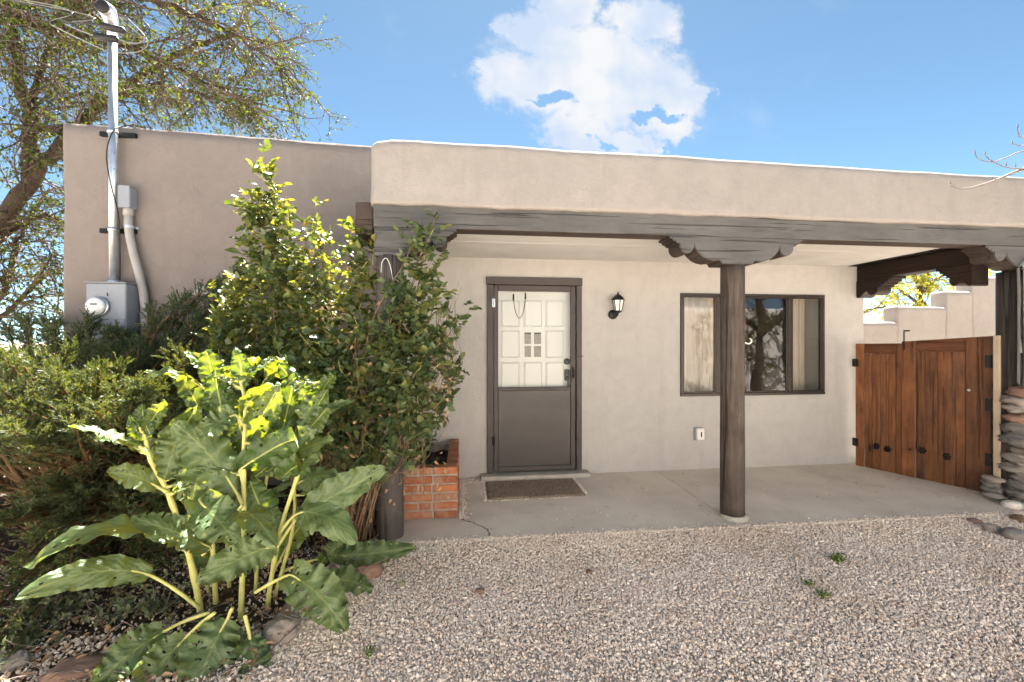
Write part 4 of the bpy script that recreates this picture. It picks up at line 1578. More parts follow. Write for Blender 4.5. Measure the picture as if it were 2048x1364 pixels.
def spline(P, k=5):
    P = [Vector(p) for p in P]
    out = []
    for i in range(len(P) - 1):
        p0, p1, p2, p3 = P[max(0, i - 1)], P[i], P[i + 1], P[min(len(P) - 1, i + 2)]
        for j in range(k):
            u = j / k
            out.append(.5 * ((2 * p1) + (p2 - p0) * u + (2 * p0 - 5 * p1 + 4 * p2 - p3) * u * u + (3 * p1 - p0 - 3 * p2 + p3) * u ** 3))
    out.append(P[-1])
    return out


def rvec(r, s=1.0):
    return Vector((r.gauss(0, s), r.gauss(0, s), r.gauss(0, s)))


def shoot(r, p, d, length, seg=4, wander=.18, lift=0.0):
    pts = [p.copy()]
    d = d.normalized()
    for _ in range(seg):
        d = (d + rvec(r, wander) + Vector((0, 0, lift))).normalized()
        pts.append(pts[-1] + d * (length / seg))
    return pts


# ------------------------------------------------------------------ trees
def limb_tree(name, label, base, limbs, seed, per_m, sub_len, twig_n, leaf_n, leaf_size, leaf_mat, flow, bark='bark', group=None, twig_r=.006, clip=None):
    r = random.Random(seed)
    t = thing(name, label, 'tree', base, 0, group)
    big, small = Twigs(9), Twigs(3)
    LP, LD, LN, LL, LW = [], [], [], [], []
    for pts, r0, r1, dens in limbs:
        sp = spline(pts, 6)
        sp = [p + rvec(r, .02) for p in sp]
        big.add(sp, r0, r1)
        acc = 0.0
        for i in range(1, len(sp)):
            seg = sp[i] - sp[i - 1]
            acc += seg.length * per_m * dens
            while acc > 1:
                acc -= 1
                p = sp[i - 1] + seg * r.random()
                d = (seg.normalized() * .5 + rvec(r, .55) + Vector(flow)).normalized()
                sl = sub_len * r.uniform(.5, 1.25)
                sb = shoot(r, p, d, sl, 5, .22, -.02)
                small.add(sb, .018, .006)
                for _ in range(twig_n):
                    k = r.randrange(1, 5)
                    q = sb[k].lerp(sb[k + 1], r.random()) if k < 5 else sb[-1]
                    td = (sb[k + 1] - sb[k]).normalized() + rvec(r, .5) + Vector(flow) * .4
                    tw = shoot(r, q, td, r.uniform(.18, .55), 3, .25, -.04)
                    small.add(tw, twig_r, .003)
                    for _ in range(leaf_n):
                        if r.random() < .2:
                            continue
                        c = tw[r.randrange(1, 4)] + rvec(r, .03)
                        LP.append(c); LD.append(rvec(r) + Vector((0, 0, -.5))); LN.append(rvec(r, .6) + Vector((0, 0, 1)))
                        s = leaf_size * r.uniform(.6, 1.4)
                        LL.append(s); LW.append(s * .62)
    big.build('trunk', bark, t)
    small.build('twigs', 'twig', t, 'stuff')
    V, F = leaflets([tuple(p) for p in LP], [tuple(p) for p in LD], [tuple(p) for p in LN], LL, LW)
    arrays_obj('crown', V, F, leaf_mat, t, False, 'stuff')
    return t


def trees():
    A = at
    limbs = [
        ([(-9.6, 8.0, -.1), (-9.2, 8.0, 1.6), A(-60, 520, 8.0), A(0, 455, 8.0), A(60, 365, 8.0), A(130, 285, 8.0), A(215, 205, 8.2), A(330, 125, 8.5), A(450, 75, 8.8), A(545, 90, 9.0)], .18, .02, .9),
        ([A(60, 365, 8.0), A(62, 260, 7.9), A(38, 160, 7.7), A(20, 30, 7.5), A(10, -90, 7.4)], .11, .03, 1.0),
        ([A(62, 260, 7.9), A(80, 150, 8.1), A(112, 40, 8.2), A(150, -80, 8.3)], .07, .02, 1.0),
        ([A(215, 205, 8.2), A(300, 170, 8.0), A(420, 195, 7.8), A(520, 240, 7.6)], .06, .012, 1.0),
        ([A(-120, 60, 7.2), A(0, 35, 7.0), A(120, 52, 7.0), A(260, 95, 7.0), A(380, 150, 7.1), A(500, 205, 7.2)], .09, .012, 1.0),
        ([A(-120, 10, 6.8), A(60, 0, 6.7), A(200, -15, 6.7), A(350, 15, 6.8), A(480, 75, 6.9), A(575, 140, 7.0)], .08, .010, 1.05),
        ([A(120, 50, 7.0), A(220, -60, 7.2), A(350, -90, 7.4), A(450, -30, 7.6), A(520, 30, 7.8)], .06, .012, .8),
        ([A(-60, 520, 8.0), A(30, 455, 8.3), A(90, 432, 8.5), A(150, 450, 8.7)], .07, .02, .7),
        ([A(-30, 640, 8.6), A(15, 560, 8.6), A(40, 470, 8.8), A(100, 380, 9.0)], .06, .02, .9),
        ([A(-40, 660, 8.2), A(20, 620, 8.4), A(75, 560, 8.6), A(105, 500, 8.8)], .05, .015, 1.0),
        ([A(62, 260, 7.9), A(110, 255, 7.8), A(160, 250, 7.7), A(210, 262, 7.6)], .04, .012, .8),
    ]
    limb_tree('elm_tree', 'large spreading tree with drooping twigs behind the left end of the house', (-9.6, 8.0, 0), limbs, 3, 13.0, 1.1, 12, 4, .054, 'tree_leaf', (.30, 0, -.20), twig_r=.0055)
    A2 = lambda x, y: at(x, y, 13.0)
    limbs = [
        ([(14.6, 13, -.1), A2(1845, 640), A2(1838, 590), A2(1830, 545), A2(1815, 500)], .10, .03, 1.3),
        ([A2(1840, 610), A2(1800, 580), A2(1770, 560), A2(1745, 560)], .05, .015, 1.2),
        ([A2(1838, 590), A2(1870, 560), A2(1910, 545), A2(1950, 540)], .05, .015, 1.2),
        ([A2(1842, 640), A2(1790, 620), A2(1755, 615), A2(1725, 625)], .05, .015, 1.0),
        ([A2(1838, 600), A2(1855, 540), A2(1880, 500), A2(1920, 480)], .05, .015, 1.0),
    ]
    limb_tree('locust_tree', 'small yellow green tree behind the stepped garden wall', (14.6, 13, 0), limbs, 8, 5.5, .8, 7, 8, .085, 'far_leaf', (0, 0, .1), group=None)
    # the yard behind the photographer, seen only in the window glass
    for i, (x, y, hgt) in enumerate(((7.4, -.75, 3.9), (10.6, -.9, 4.3))):
        B = Vector((x, y, 0))
        limbs = [([B, B + Vector((.1, 0, hgt * .5)), B + Vector((-.1, .2, hgt))], .14, .03, 1.0),
                 ([B + Vector((.05, 0, hgt * .42)), B + Vector((.9, .3, hgt * .6)), B + Vector((1.7, .5, hgt * .8))], .07, .02, 1.0),
                 ([B + Vector((.05, 0, hgt * .45)), B + Vector((-.9, .2, hgt * .62)), B + Vector((-1.8, .1, hgt * .78))], .07, .02, 1.0)]
        limb_tree('yard_tree', 'leafy tree across the yard reflected at the %s of the porch window' % ('left' if i == 0 else 'right'), tuple(B), limbs, 30 + i, 6, .9, 6, 6, .10, 'tree_leaf', (0, 0, 0))


trees()


def twig_tree():
    t = thing('bare_tree', 'bare grey twigs reaching in at the upper right before the parapet', 'tree', (4.7, 1.7, 0))
    r = random.Random(2)
    tr = Twigs(8)
    fork = Vector((4.75, 1.85, 2.35))
    tr.add(spline([(4.7, 1.7, -.05), (4.72, 1.75, 1.0), fork, (4.8, 2.1, 3.2), (4.7, 2.3, 3.9)], 4), .05, .015)
    tr.build('trunk', 'bare_twig', t)
    b = Twigs(6)
    Y = 2.95
    jn = at(2075, 336, 2.8)
    b.add(spline([fork, Vector((4.72, 2.3, 2.6)), jn, at(2048, 338, Y), at(2020, 348, Y), at(1990, 361, Y), at(1962, 370, Y), at(1937, 376.5, Y), at(1917, 377.5, Y), at(1901, 372, Y)], 4), .014, .0045)
    b.add(spline([at(2048, 338, Y), at(2020, 336, Y), at(2000, 330, Y), at(1978, 318, Y), at(1970, 308, Y)], 4), .006, .003)
    b.add(spline([jn + Vector((.05, -.1, .1)), at(2048, 302, Y), at(2015, 314, Y), at(1984, 324, Y), at(1958, 318, Y), at(1950, 306, Y)], 4), .006, .003)
    b.add(spline([jn + Vector((.08, -.1, .2)), at(2048, 291, Y), at(2036, 290, Y), at(2024, 288, Y)], 4), .005, .003)
    b.add(spline([jn + Vector((.08, -.1, .35)), at(2048, 273, Y), at(2037, 265, Y), at(2035, 253, Y)], 4), .005, .003)
    for p in ((1901, 368), (1950, 306), (1970, 308), (2024, 288), (2035, 253), (2031, 333), (2012, 331), (1990, 361)):
        c = at(p[0], p[1], Y)
        b.add([c, c + Vector((0, 0, .014)), c + Vector((.002, 0, .026))], .006, .003)
    b.build('branches', 'bare_twig', t)


twig_tree()


# ------------------------------------------------------------------ juniper
def juniper():
    r = random.Random(21)
    t = thing('juniper_shrub', 'sprawling olive green juniper shrub filling the left side', 'shrub', (-3.1, 3.5, 0))
    wood_ = Twigs(6)
    PP, PD, PL = [], [], []
    dead = []
    def bough(p0, p1, sag, plumes, spread):
        mid = p0.lerp(p1, .55) + Vector((0, 0, sag))
        pts = spline([p0, p0.lerp(mid, .5) + rvec(r, .05), mid, p1], 5)
        wood_.add(pts, .022, .006)
        n = len(pts)
        for _ in range(plumes):
            s = r.random() ** .55
            f = .30 + .70 * s
            k = min(n - 2, int(f * (n - 1)))
            ax = (pts[k + 1] - pts[k]).normalized()
            c = pts[k].lerp(pts[k + 1], r.random())
            out = ax * .9 + rvec(r, .45) + Vector((0, -.15, .0)); out.z = out.z * .5 + .28; out.normalize()
            PP.append(c + out * r.uniform(0, spread)); PD.append(out); PL.append(r.uniform(.05, .11))
        for _ in range(int(plumes * .25)):
            k = r.randrange(1, n // 2 + 2)
            dead.append((pts[k] + rvec(r, .06), rvec(r) + Vector((0, -.4, -.3))))
    # boughs given by where their tips show: (px, py, depth)
    tips = [(30, 632, 4.3), (95, 655, 4.2), (160, 668, 4.15), (245, 668, 4.1), (310, 630, 4.1), (370, 600, 4.15), (430, 560, 4.2), (478, 540, 4.25), (395, 640, 4.0), (450, 640, 4.0),
            (20, 660, 3.9), (100, 690, 3.8), (190, 690, 3.8), (280, 690, 3.8), (350, 700, 3.7), (420, 720, 3.7),
            (10, 710, 3.4), (70, 720, 3.35), (50, 760, 3.2), (130, 770, 3.3), (210, 750, 3.3), (280, 770, 3.3), (330, 790, 3.3), (20, 830, 3.0), (60, 850, 3.0), (110, 800, 3.1),
            (170, 800, 3.1), (240, 800, 3.1), (300, 830, 3.1), (380, 790, 3.2), (20, 900, 2.9), (90, 870, 3.0), (-30, 780, 3.1), (-60, 880, 2.8), (-80, 700, 3.5), (-60, 640, 3.9),
            (170, 940, 2.95), (240, 960, 2.95), (300, 990, 2.9), (330, 940, 3.0), (180, 1000, 2.8), (270, 1010, 2.8), (120, 960, 2.9), (350, 1040, 2.8), (60, 990, 2.7), (20, 1040, 2.55),
            (40, 1120, 2.5), (20, 1190, 2.4), (-30, 1080, 2.4), (80, 1080, 2.55), (20, 1270, 2.25), (-20, 1330, 2.15), (300, 1090, 2.8), (340, 1130, 2.75), (400, 860, 3.2), (450, 900, 3.2)]
    for i, (x, y, Y) in enumerate(tips):
        if 695 < y < 910:
            Y -= .38
        p1 = at(x, y, Y) + rvec(r, .03)
        root = Vector((-3.0 + (p1.x + 3.0) * .35 + r.uniform(-.25, .25), 3.75 + r.uniform(-.2, .3), .05))
        root.z = max(.05, p1.z * r.uniform(.25, .5) - .1)
        lit = 120 if y < 900 else 66
        bough(root, p1, r.uniform(.02, .14), lit, .07)
        for _ in range(2):   # companions around each tip
            q = p1 + Vector((r.gauss(0, .17), r.gauss(.08, .12), r.gauss(-.01, .032)))
            q.y = min(q.y, 4.45)
            q.z = max(q.z, .03)
            bough(root.lerp(q, .3) + rvec(r, .05), q, r.uniform(0, .1), int(lit * .7), .06)
    # the far side of the shrub, past the corner of the house
    for _ in range(46):
        q = Vector((r.uniform(-6.4, -4.0), r.uniform(3.2, 5.6), r.uniform(.4, 1.45)))
        bough(Vector((q.x * .8 - .8, 4.4, .1)), q, .1, 60, .08)
    for _ in range(60):
        q = Vector((r.uniform(-5.4, -3.95), r.uniform(4.0, 5.4), r.uniform(.25, 1.25)))
        bough(Vector((q.x * .9 - .4, 4.6, .1)), q, .08, 70, .09)
    # a few boughs inside, for depth
    for _ in range(34):
        q = Vector((r.uniform(-4.6, -1.9), r.uniform(3.0, 4.3), r.uniform(.3, 1.35)))
        bough(Vector((-3.0 + r.uniform(-.5, .5), 3.9, .1)), q, .1, 30, .08)
    wood_.build('branches', 'juniper_dead', t)
    # needles
    def plumes_mesh(name, PP, PD, PL, n_tw, w, mat):
        N = len(PP)
        P = np.array([tuple(p) for p in PP]); D = np.array([tuple(p) for p in PD]); D /= np.linalg.norm(D, axis=1, keepdims=True)
        Ln = np.array(PL)
        ref = nrg.normal(size=(N, 3)); S = np.cross(D, ref); S /= np.linalg.norm(S, axis=1, keepdims=True)
        U = np.cross(S, D)
        Vs = []
        for j in range(n_tw):
            f = (j + .6) / n_tw
            a = nrg.uniform(0, 6.283, N)[:, None]
            side = (S * np.cos(a) + U * np.sin(a) * .55)
            base = P + D * (Ln[:, None] * f * .85)
            dr = D * .75 + side * nrg.uniform(.35, .8, N)[:, None] + np.array([0, 0, .12])
            dr /= np.linalg.norm(dr, axis=1, keepdims=True)
            L_ = (Ln * (.36 - .15 * f) * nrg.uniform(.7, 1.2, N))[:, None]
            sd = np.cross(dr, nrg.normal(size=(N, 3))); sd /= np.linalg.norm(sd, axis=1, keepdims=True)
            q = np.stack([base, base + dr * L_ * .45 + sd * w, base + dr * L_, base + dr * L_ * .45 - sd * w], 1)
            Vs.append(q.reshape(-1, 3))
        V = np.concatenate(Vs)
        F = np.arange(len(V)).reshape(-1, 4)
        return arrays_obj(name, V, F, mat, t, False, 'stuff')
    plumes_mesh('foliage', PP, PD, PL, 25, .0026, 'juniper_leaf')
    plumes_mesh('dead_twigs', [d[0] for d in dead], [d[1] for d in dead], [.16] * len(dead), 7, .003, 'juniper_dead')


juniper()


# ------------------------------------------------------------------ climbing rose
def rose():
    r = random.Random(5)
    t = thing('rose_bush', 'tall leggy rose bush with yellow green new growth around the left porch post', 'shrub', (-.85, 3.5, 0))
    canes, shoots_, red = Twigs(6), Twigs(4), Twigs(4)
    G = dict(P=[], D=[], N=[], L=[], W=[])
    Yg = dict(P=[], D=[], N=[], L=[], W=[])
    Dd = dict(P=[], D=[], N=[], L=[], W=[])
    def put(S, p, d, n, l, w):
        S['P'].append(tuple(p)); S['D'].append(tuple(d)); S['N'].append(tuple(n)); S['L'].append(l); S['W'].append(w)
    def compound(p, d, young):
        d = d.normalized()
        up = Vector((0, -.25, 1))
        s = d.cross(up)
        if s.length < 1e-3:
            s = Vector((1, 0, 0))
        s.normalize()
        nrm = (up + rvec(r, .55)).normalized()
        size = r.uniform(.036, .066) * (1.0 if not young else .95)
        S = Yg if young else G
        ln = size * 1.9
        for f, sg in ((.45, 1), (.45, -1), (.8, 1), (.8, -1), (1.0, 0)):
            if r.random() < .1:
                continue
            base = p + d * ln * f
            dd = (d + s * sg * 1.1 + rvec(r, .2)) if sg else d + rvec(r, .15)
            put(S, base, dd, nrm + rvec(r, .25), size * (1.15 if sg == 0 else 1.0), size * .80)
    def leafy_shoot(pts, dens, young_from, tipy):
        L = sum((b - a).length for a, b in zip(pts, pts[1:]))
        n = max(2, int(L * dens))
        for k in range(n):
            f = (k + r.random()) / n
            i = min(len(pts) - 2, int(f * (len(pts) - 1)))
            p = pts[i].lerp(pts[i + 1], f * (len(pts) - 1) - i)
            ax = (pts[i + 1] - pts[i]).normalized()
            d = ax * .35 + rvec(r, .75) + Vector((0, -.25, .1))
            compound(p, d, tipy and f > young_from and r.random() < .8)
    # (tip px, tip py, depth at the tip, bushiness, young growth)
    spec = [(850, 850, 3.1, 1.0, 0), (825, 835, 3.08, 1.1, 0), (785, 880, 3.1, 1.0, 0), (740, 905, 3.12, .9, 0), (865, 790, 3.08, 1.1, 0), (690, 890, 3.15, .9, 0), (660, 800, 3.15, 1.3, 0), (510, 400, 3.58, 1.7, 0), (530, 380, 3.55, 1.6, 0), (515, 470, 3.57, 1.6, 0), (545, 345, 3.55, 1.0, 1), (500, 375, 3.6, 1.5, 1), (520, 430, 3.55, 1.5, 1), (575, 450, 3.5, 1.0, 1), (625, 395, 3.5, .55, 1), (605, 450, 3.5, .9, 1), (650, 470, 3.5, .8, 1),
            (720, 440, 3.4, 1.0, 1), (700, 480, 3.4, 1.1, 1), (745, 480, 3.35, 1.0, 1), (500, 540, 3.6, 1.3, 1), (560, 520, 3.5, 1.5, 1), (620, 530, 3.45, 1.5, 1), (660, 550, 3.4, 1.4, 1),
            (450, 590, 3.6, 1.4, 1), (470, 560, 3.55, 1.4, 1), (430, 640, 3.45, 1.2, 1), (470, 690, 3.4, 1.5, 0), (530, 745, 3.3, 1.6, 0), (610, 730, 3.2, 1.6, 0), (670, 720, 3.15, 1.6, 0), (455, 610, 3.6, 1.3, 1), (440, 650, 3.5, 1.2, 1), (480, 640, 3.5, 1.5, 1), (540, 600, 3.4, 1.6, 1), (600, 610, 3.35, 1.6, 1), (680, 600, 3.3, 1.6, 1), (730, 570, 3.3, 1.3, 1),
            (440, 720, 3.4, 1.2, 0), (500, 720, 3.35, 1.6, 0), (560, 700, 3.25, 1.7, 0), (620, 690, 3.2, 1.7, 0), (680, 680, 3.2, 1.7, 0), (730, 660, 3.15, 1.4, 0),
            (520, 780, 3.3, 1.4, 0), (590, 770, 3.2, 1.6, 0), (650, 760, 3.15, 1.6, 0), (710, 750, 3.12, 1.5, 0), (760, 700, 3.1, 1.3, 0), (700, 830, 3.1, 1.1, 0), (640, 850, 3.15, 1.2, 0),
            (840, 440, 3.10, .55, 0), (875, 430, 3.08, .5, 0), (850, 500, 3.1, 1.0, 0), (870, 530, 3.1, 1.1, 0), (830, 560, 3.08, 1.2, 0), (880, 580, 3.08, 1.2, 0), (800, 600, 3.05, 1.3, 0),
            (850, 620, 3.05, 1.5, 0), (900, 630, 3.1, .9, 0), (915, 640, 3.15, .5, 0), (820, 660, 3.05, 1.5, 0), (870, 680, 3.08, 1.3, 0), (780, 660, 3.08, 1.3, 0), (840, 720, 3.05, 1.4, 0),
            (880, 730, 3.12, .9, 0), (790, 740, 3.05, 1.3, 0), (820, 790, 3.05, 1.2, 0), (770, 800, 3.08, 1.1, 0), (800, 840, 3.1, .9, 0), (740, 790, 3.1, 1.2, 0), (730, 850, 3.12, .9, 0)]
    for (x, y, Y, bush, young) in spec:
        if y < 500 and x < 760:
            y += 14
        tip = at(x, y, Y)
        base = Vector((-.88 + r.uniform(-.22, .20), 3.46 + r.uniform(-.10, .14), -.02))
        if x > 770:
            base = Vector((-.78 + r.uniform(-.12, .10), 3.20 + r.uniform(-.06, .06), -.02))
        mid = base.lerp(tip, .55) + Vector((r.uniform(-.08, .08), r.uniform(-.05, .05), .12 * (tip.z)))
        pts = spline([base, base.lerp(mid, .5) + Vector((r.uniform(-.06, .06), 0, .08)), mid, tip.lerp(mid, .35) + rvec(r, .02), tip], 6)
        (canes if r.random() < .7 else red).add(pts, r.uniform(.006, .011), .0028)
        up = pts[int(len(pts) * .55):]
        leafy_shoot(up, 20 * bush ** .5, .25, young or r.random() < .2)
        n = int((5.4 if x < 730 else 4.6) * bush)
        for _ in range(n):
            k = int(len(pts) * r.uniform(.42, .97))
            k = min(k, len(pts) - 2)
            d = (pts[k + 1] - pts[k]).normalized() * .4 + rvec(r, .6) + Vector((0, -.2, .25))
            if pts[k].y < 3.25 and x > 760:
                d.y = -abs(d.y) * .6
            sh = shoot(r, pts[k], d, r.uniform(.10, .26), 4, .2, .05)
            (shoots_ if r.random() < .75 else red).add(sh, .0035, .0015)
            leafy_shoot(sh, 28, .2, (young and r.random() < .6) or r.random() < .15)
    # extra bare brown canes near the ground
    for _ in range(46):
        b = Vector((-.86 + r.uniform(-.28, .28), 3.36 + r.uniform(-.2, .14), -.02))
        e = b + Vector((r.gauss(-.02, .16), r.gauss(-.03, .08), r.uniform(.5, 1.25)))
        pts = spline([b, b.lerp(e, .5) + rvec(r, .05), e], 5)
        (canes if r.random() < .5 else red).add(pts, r.uniform(.004, .008), .002)
        for _ in range(6):
            k = r.randrange(2, len(pts) - 1)
            sh = shoot(r, pts[k], rvec(r) + Vector((0, 0, .4)), r.uniform(.06, .2), 3, .3)
            red.add(sh, .0025, .001)
            if r.random() < .6:
                put(Dd, sh[-1], rvec(r) + Vector((0, 0, -.6)), rvec(r), r.uniform(.03, .055), .024)
    # dead leaves and hips hanging in the bush
    for _ in range(240):
        c = at(r.uniform(640, 900), r.uniform(600, 1000), r.uniform(3.02, 3.3))
        put(Dd, c, rvec(r) + Vector((0, 0, -.7)), rvec(r), r.uniform(.025, .05), .022)
    # thin dry stems on the right
    for _ in range(26):
        b = at(r.uniform(850, 900), r.uniform(700, 800), 3.1)
        e = at(r.uniform(870, 935), r.uniform(540, 700), 3.12)
        canes.add(spline([b, b.lerp(e, .5) + rvec(r, .02), e], 4), .0022, .001)
    # a long shoot hanging down to the planter
    for path in ([(880, 700), (905, 760), (895, 800), (870, 840), (850, 885), (845, 905)], [(870, 740), (915, 730), (905, 745), (880, 800)], [(840, 780), (875, 810), (858, 850), (840, 890)]):
        pts = spline([at(x, y, 3.35 + .08 * i) for i, (x, y) in enumerate(path)], 5)
        shoots_.add(pts, .004, .002)
        leafy_shoot(pts, 34, 2, False)
    # white curled tie near the post
    m = MB(); m.tube(spline([at(762, 545, 3.15), at(764, 525, 3.15), at(772, 516, 3.15), at(780, 530, 3.15), at(786, 560, 3.15), at(795, 590, 3.15)], 4), .0018, 5)
    m.build('tie', 'hook_white', t)
    for _ in range(70):
        b = at(r.uniform(700, 860), r.uniform(800, 1000), r.uniform(3.05, 3.2))
        e = b + Vector((r.gauss(.06, .12), r.gauss(0, .05), r.uniform(.25, .7)))
        canes.add(spline([b, b.lerp(e, .5) + rvec(r, .05), e], 4), .003, .0012)
    canes.build('canes', 'rose_cane', t, 'stuff')
    shoots_.build('shoots', 'dock_stem', t, 'stuff')
    red.build('old_canes', 'rose_red', t, 'stuff')
    for S, nm, mt, fold, dr in ((G, 'foliage', 'rose_leaf', .16, .12), (Yg, 'young_foliage', 'rose_young', .2, .15), (Dd, 'dead_foliage', 'dead_leaf', .3, .3)):
        V, F = leaflets(S['P'], S['D'], S['N'], S['L'], S['W'], fold, dr)
        arrays_obj(nm, V, F, mt, t, False, 'stuff')


rose()


# ------------------------------------------------------------------ dock with big wavy leaves
def dock():
    r = random.Random(9)
    t = thing('dock_plant', 'tall dock plant with large wavy leaves and thick yellow stems', 'plant', (-1.35, 2.5, 0))
    CAM = Vector((0, 0, CAM_Z))
    seedc = [0]
    def leaf(P0, P1, width, arch, facing, petiole=None, curl=.25, mat='dock_leaf'):
        """blade from P0 to P1; facing 0 = lies flat, 1 = turned to the viewer"""
        seedc[0] += 1
        sd = seedc[0] * 2.37
        wf, wa = r.uniform(18, 44), r.uniform(.10, .30)
        holes = r.uniform(.40, .62)
        ns, nv = 40, 5
        L = (P1 - P0).length
        width *= .80
        C = P0.lerp(P1, .5) + Vector((0, 0, arch * L)) + rvec(r, .06 * L)
        V, UV, F = [], [], []
        prev = None
        for i in range(ns + 1):
            s = i / ns
            p = P0 * (1 - s) ** 2 + C * 2 * s * (1 - s) + P1 * s * s
            tg = ((C - P0) * (1 - s) + (P1 - C) * s).normalized()
            flat = tg.cross(Vector((0, 0, 1)))
            if flat.length < .05:
                flat = prev or Vector((1, 0, 0))
            flat.normalize()
            cm = tg.cross((CAM - p).normalized())
            cm = cm.normalized() if cm.length > .05 else flat
            if cm.dot(flat) < 0:
                cm = -cm
            w = (flat * (1 - facing) + cm * facing).normalized()
            prev = w
            n = w.cross(tg).normalized()
            if n.z < 0 and facing < .5:
                n = -n
            prof = (math.sin(math.pi * min(1, (s * .93 + .05)) ** .88)) ** .62 * (1 - .18 * s)
            if s > .985:
                prof = .04
            for j in range(-nv, nv + 1):
                v = j / nv
                jag = 1 + .08 * noise.noise(Vector((s * 9, sd, 1.5 * (1 if j > 0 else -1)))) + .11 * noise.noise(Vector((s * 38, sd + 3, 2.5 * (1 if j > 0 else -1))))
                hw = width * .5 * prof * jag
                wave = (math.sin(s * wf + 5 * noise.noise(Vector((s * 4, sd, 8))) + sd * 3 + (1.7 if j > 0 else 0)) * .55 + noise.noise(Vector((s * 6, v * 1.5, sd))) * .9) * abs(v) ** 1.7 * width * wa
                q = p + w * (v * hw * (1 - .12 * abs(v) * curl)) + n * (wave + curl * width * .22 * v * v * (1 if seedc[0] % 3 else -1))
                q += n * (.012 * noise.noise(Vector((s * 5, v * 2, sd + 9))))
                V.append(tuple(q)); UV.append((s, .5 + v * .5))
        W = 2 * nv + 1
        for i in range(ns):
            for j in range(W - 1):
                a = i * W + j
                edge = j in (0, W - 2)
                if edge and noise.noise(Vector((i * .9, sd * 5, j))) > holes - .12:
                    continue
                if not edge and j not in (nv - 1, nv) and noise.noise(Vector((i * .8, sd * 7, j * .9))) > holes:
                    continue
                F.append((a, a + W, a + W + 1, a + 1))
        o = arrays_obj('leaf', V, F, mat, t, True, None, UV)
        if petiole is not None:
            m = MB()
            c = petiole.lerp(P0, .5) + Vector((0, 0, .04 * (P0 - petiole).length))
            tip = P0 * .25 + C * .5 + P1 * .25
            m.tube(spline([petiole, c, P0, P0.lerp(C, .35) - Vector((0, 0, .004))], 4), [.0095] * 5 + [.008] * 4 + [.006] * 3 + [.003], 6)
            m.build('petiole', 'dock_stem', o, True)
        return o
    # stems
    stems = [
        ([(402, 1222), (378, 1110), (338, 990), (302, 920), (285, 850)], [2.45, 2.43, 2.40, 2.38, 2.36], .021),
        ([(482, 1222), (488, 1060), (487, 930), (490, 810), (480, 760)], [2.42, 2.42, 2.43, 2.45, 2.46], .019),
        ([(535, 1205), (560, 1065), (600, 935), (635, 810), (645, 760)], [2.50, 2.50, 2.52, 2.54, 2.55], .017),
        ([(432, 1212), (425, 1080), (420, 920), (436, 780), (445, 720)], [2.55, 2.56, 2.58, 2.60, 2.60], .018),
        ([(550, 1190), (585, 1060), (590, 960), (600, 880)], [2.60, 2.60, 2.61, 2.62], .014),
        ([(510, 1200), (520, 1050), (540, 920), (560, 820)], [2.66, 2.66, 2.68, 2.70], .015),
        ([(460, 1200), (455, 1050), (470, 900), (520, 780), (545, 740)], [2.70, 2.70, 2.72, 2.75, 2.76], .015),
        ([(425, 1215), (395, 1090), (365, 960), (372, 860)], [2.66, 2.66, 2.66, 2.66], .014),
    ]
    SP = []
    for pts, ys, rad in stems:
        P = spline([at(x, y, Y) for (x, y), Y in zip(pts, ys)], 6)
        P[0].z = -.02
        SP.append(P)
        n = len(P)
        rr = [rad * .78 * (1 - .5 * i / n) * (1.22 if i % 7 == 4 else 1.0) for i in range(n)]
        m = MB(); m.tube(P, rr, 10)
        m.build('stem', 'dock_stem', t, True)
    def L(b, e, Y0, Y1, wpx, arch, facing, pet=None, Yp=None, curl=.25):
        P0, P1 = at(b[0], b[1], Y0), at(e[0], e[1], Y1)
        pp = at(pet[0], pet[1], Yp or Y0) if pet else None
        leaf(P0, P1, wpx / FOC * (Y0 + Y1) / 2, arch, facing, pp, curl)
    # base, tip, depth at base and tip, width, arch, facing, petiole start
    L((275, 890), (135, 852), 2.35, 2.20, 46, .22, .25, (295, 905))
    L((318, 975), (213, 945), 2.38, 2.28, 62, .15, .7, (335, 985))
    L((470, 980), (345, 845), 2.40, 2.32, 105, .05, .95, (486, 1010))
    L((365, 850), (330, 960), 2.45, 2.36, 80, .1, .9)
    L((330, 1070), (58, 1138), 2.36, 2.05, 74, .40, .35, (372, 1090))
    L((300, 1150), (30, 1198), 2.36, 2.06, 76, .14, .85, (398, 1215))
    L((420, 1095), (262, 1035), 2.40, 2.28, 84, .18, .6, (405, 1110))
    L((400, 1000), (475, 1085), 2.30, 2.18, 100, .10, .95, (425, 985), 2.5)
    L((470, 1030), (552, 1095), 2.28, 2.10, 88, .35, .15, (486, 1010))
    L((555, 1090), (392, 1165), 2.34, 2.18, 96, .15, .85, (530, 1130))
    L((600, 1030), (772, 935), 2.44, 2.34, 92, .10, .80, (545, 1110))
    L((590, 1030), (712, 1085), 2.42, 2.25, 96, .32, .6, (560, 1065))
    L((665, 1112), (834, 1094), 2.82, 2.80, 62, .03, .85, (560, 1145), 2.6)
    L((580, 1150), (692, 1262), 2.30, 2.12, 112, .10, .92, (510, 1185))
    L((640, 1160), (745, 1180), 2.55, 2.48, 70, .06, .6, (560, 1170))
    L((330, 1262), (185, 1372), 2.20, 1.98, 96, .12, .8, (420, 1225))
    L((372, 1275), (262, 1405), 2.15, 1.96, 92, .10, .85, (430, 1225))
    L((455, 1238), (385, 1420), 2.16, 1.92, 130, .10, .92, (465, 1215))
    L((500, 1275), (525, 1400), 2.16, 1.98, 80, .12, .8, (490, 1230))
    L((430, 1260), (470, 1390), 2.22, 2.05, 80, .12, .8)
    # top of the clump
    L((400, 770), (288, 745), 2.55, 2.40, 40, .22, .3, (425, 790))
    L((430, 775), (412, 700), 2.58, 2.50, 60, .05, .8, (430, 800))
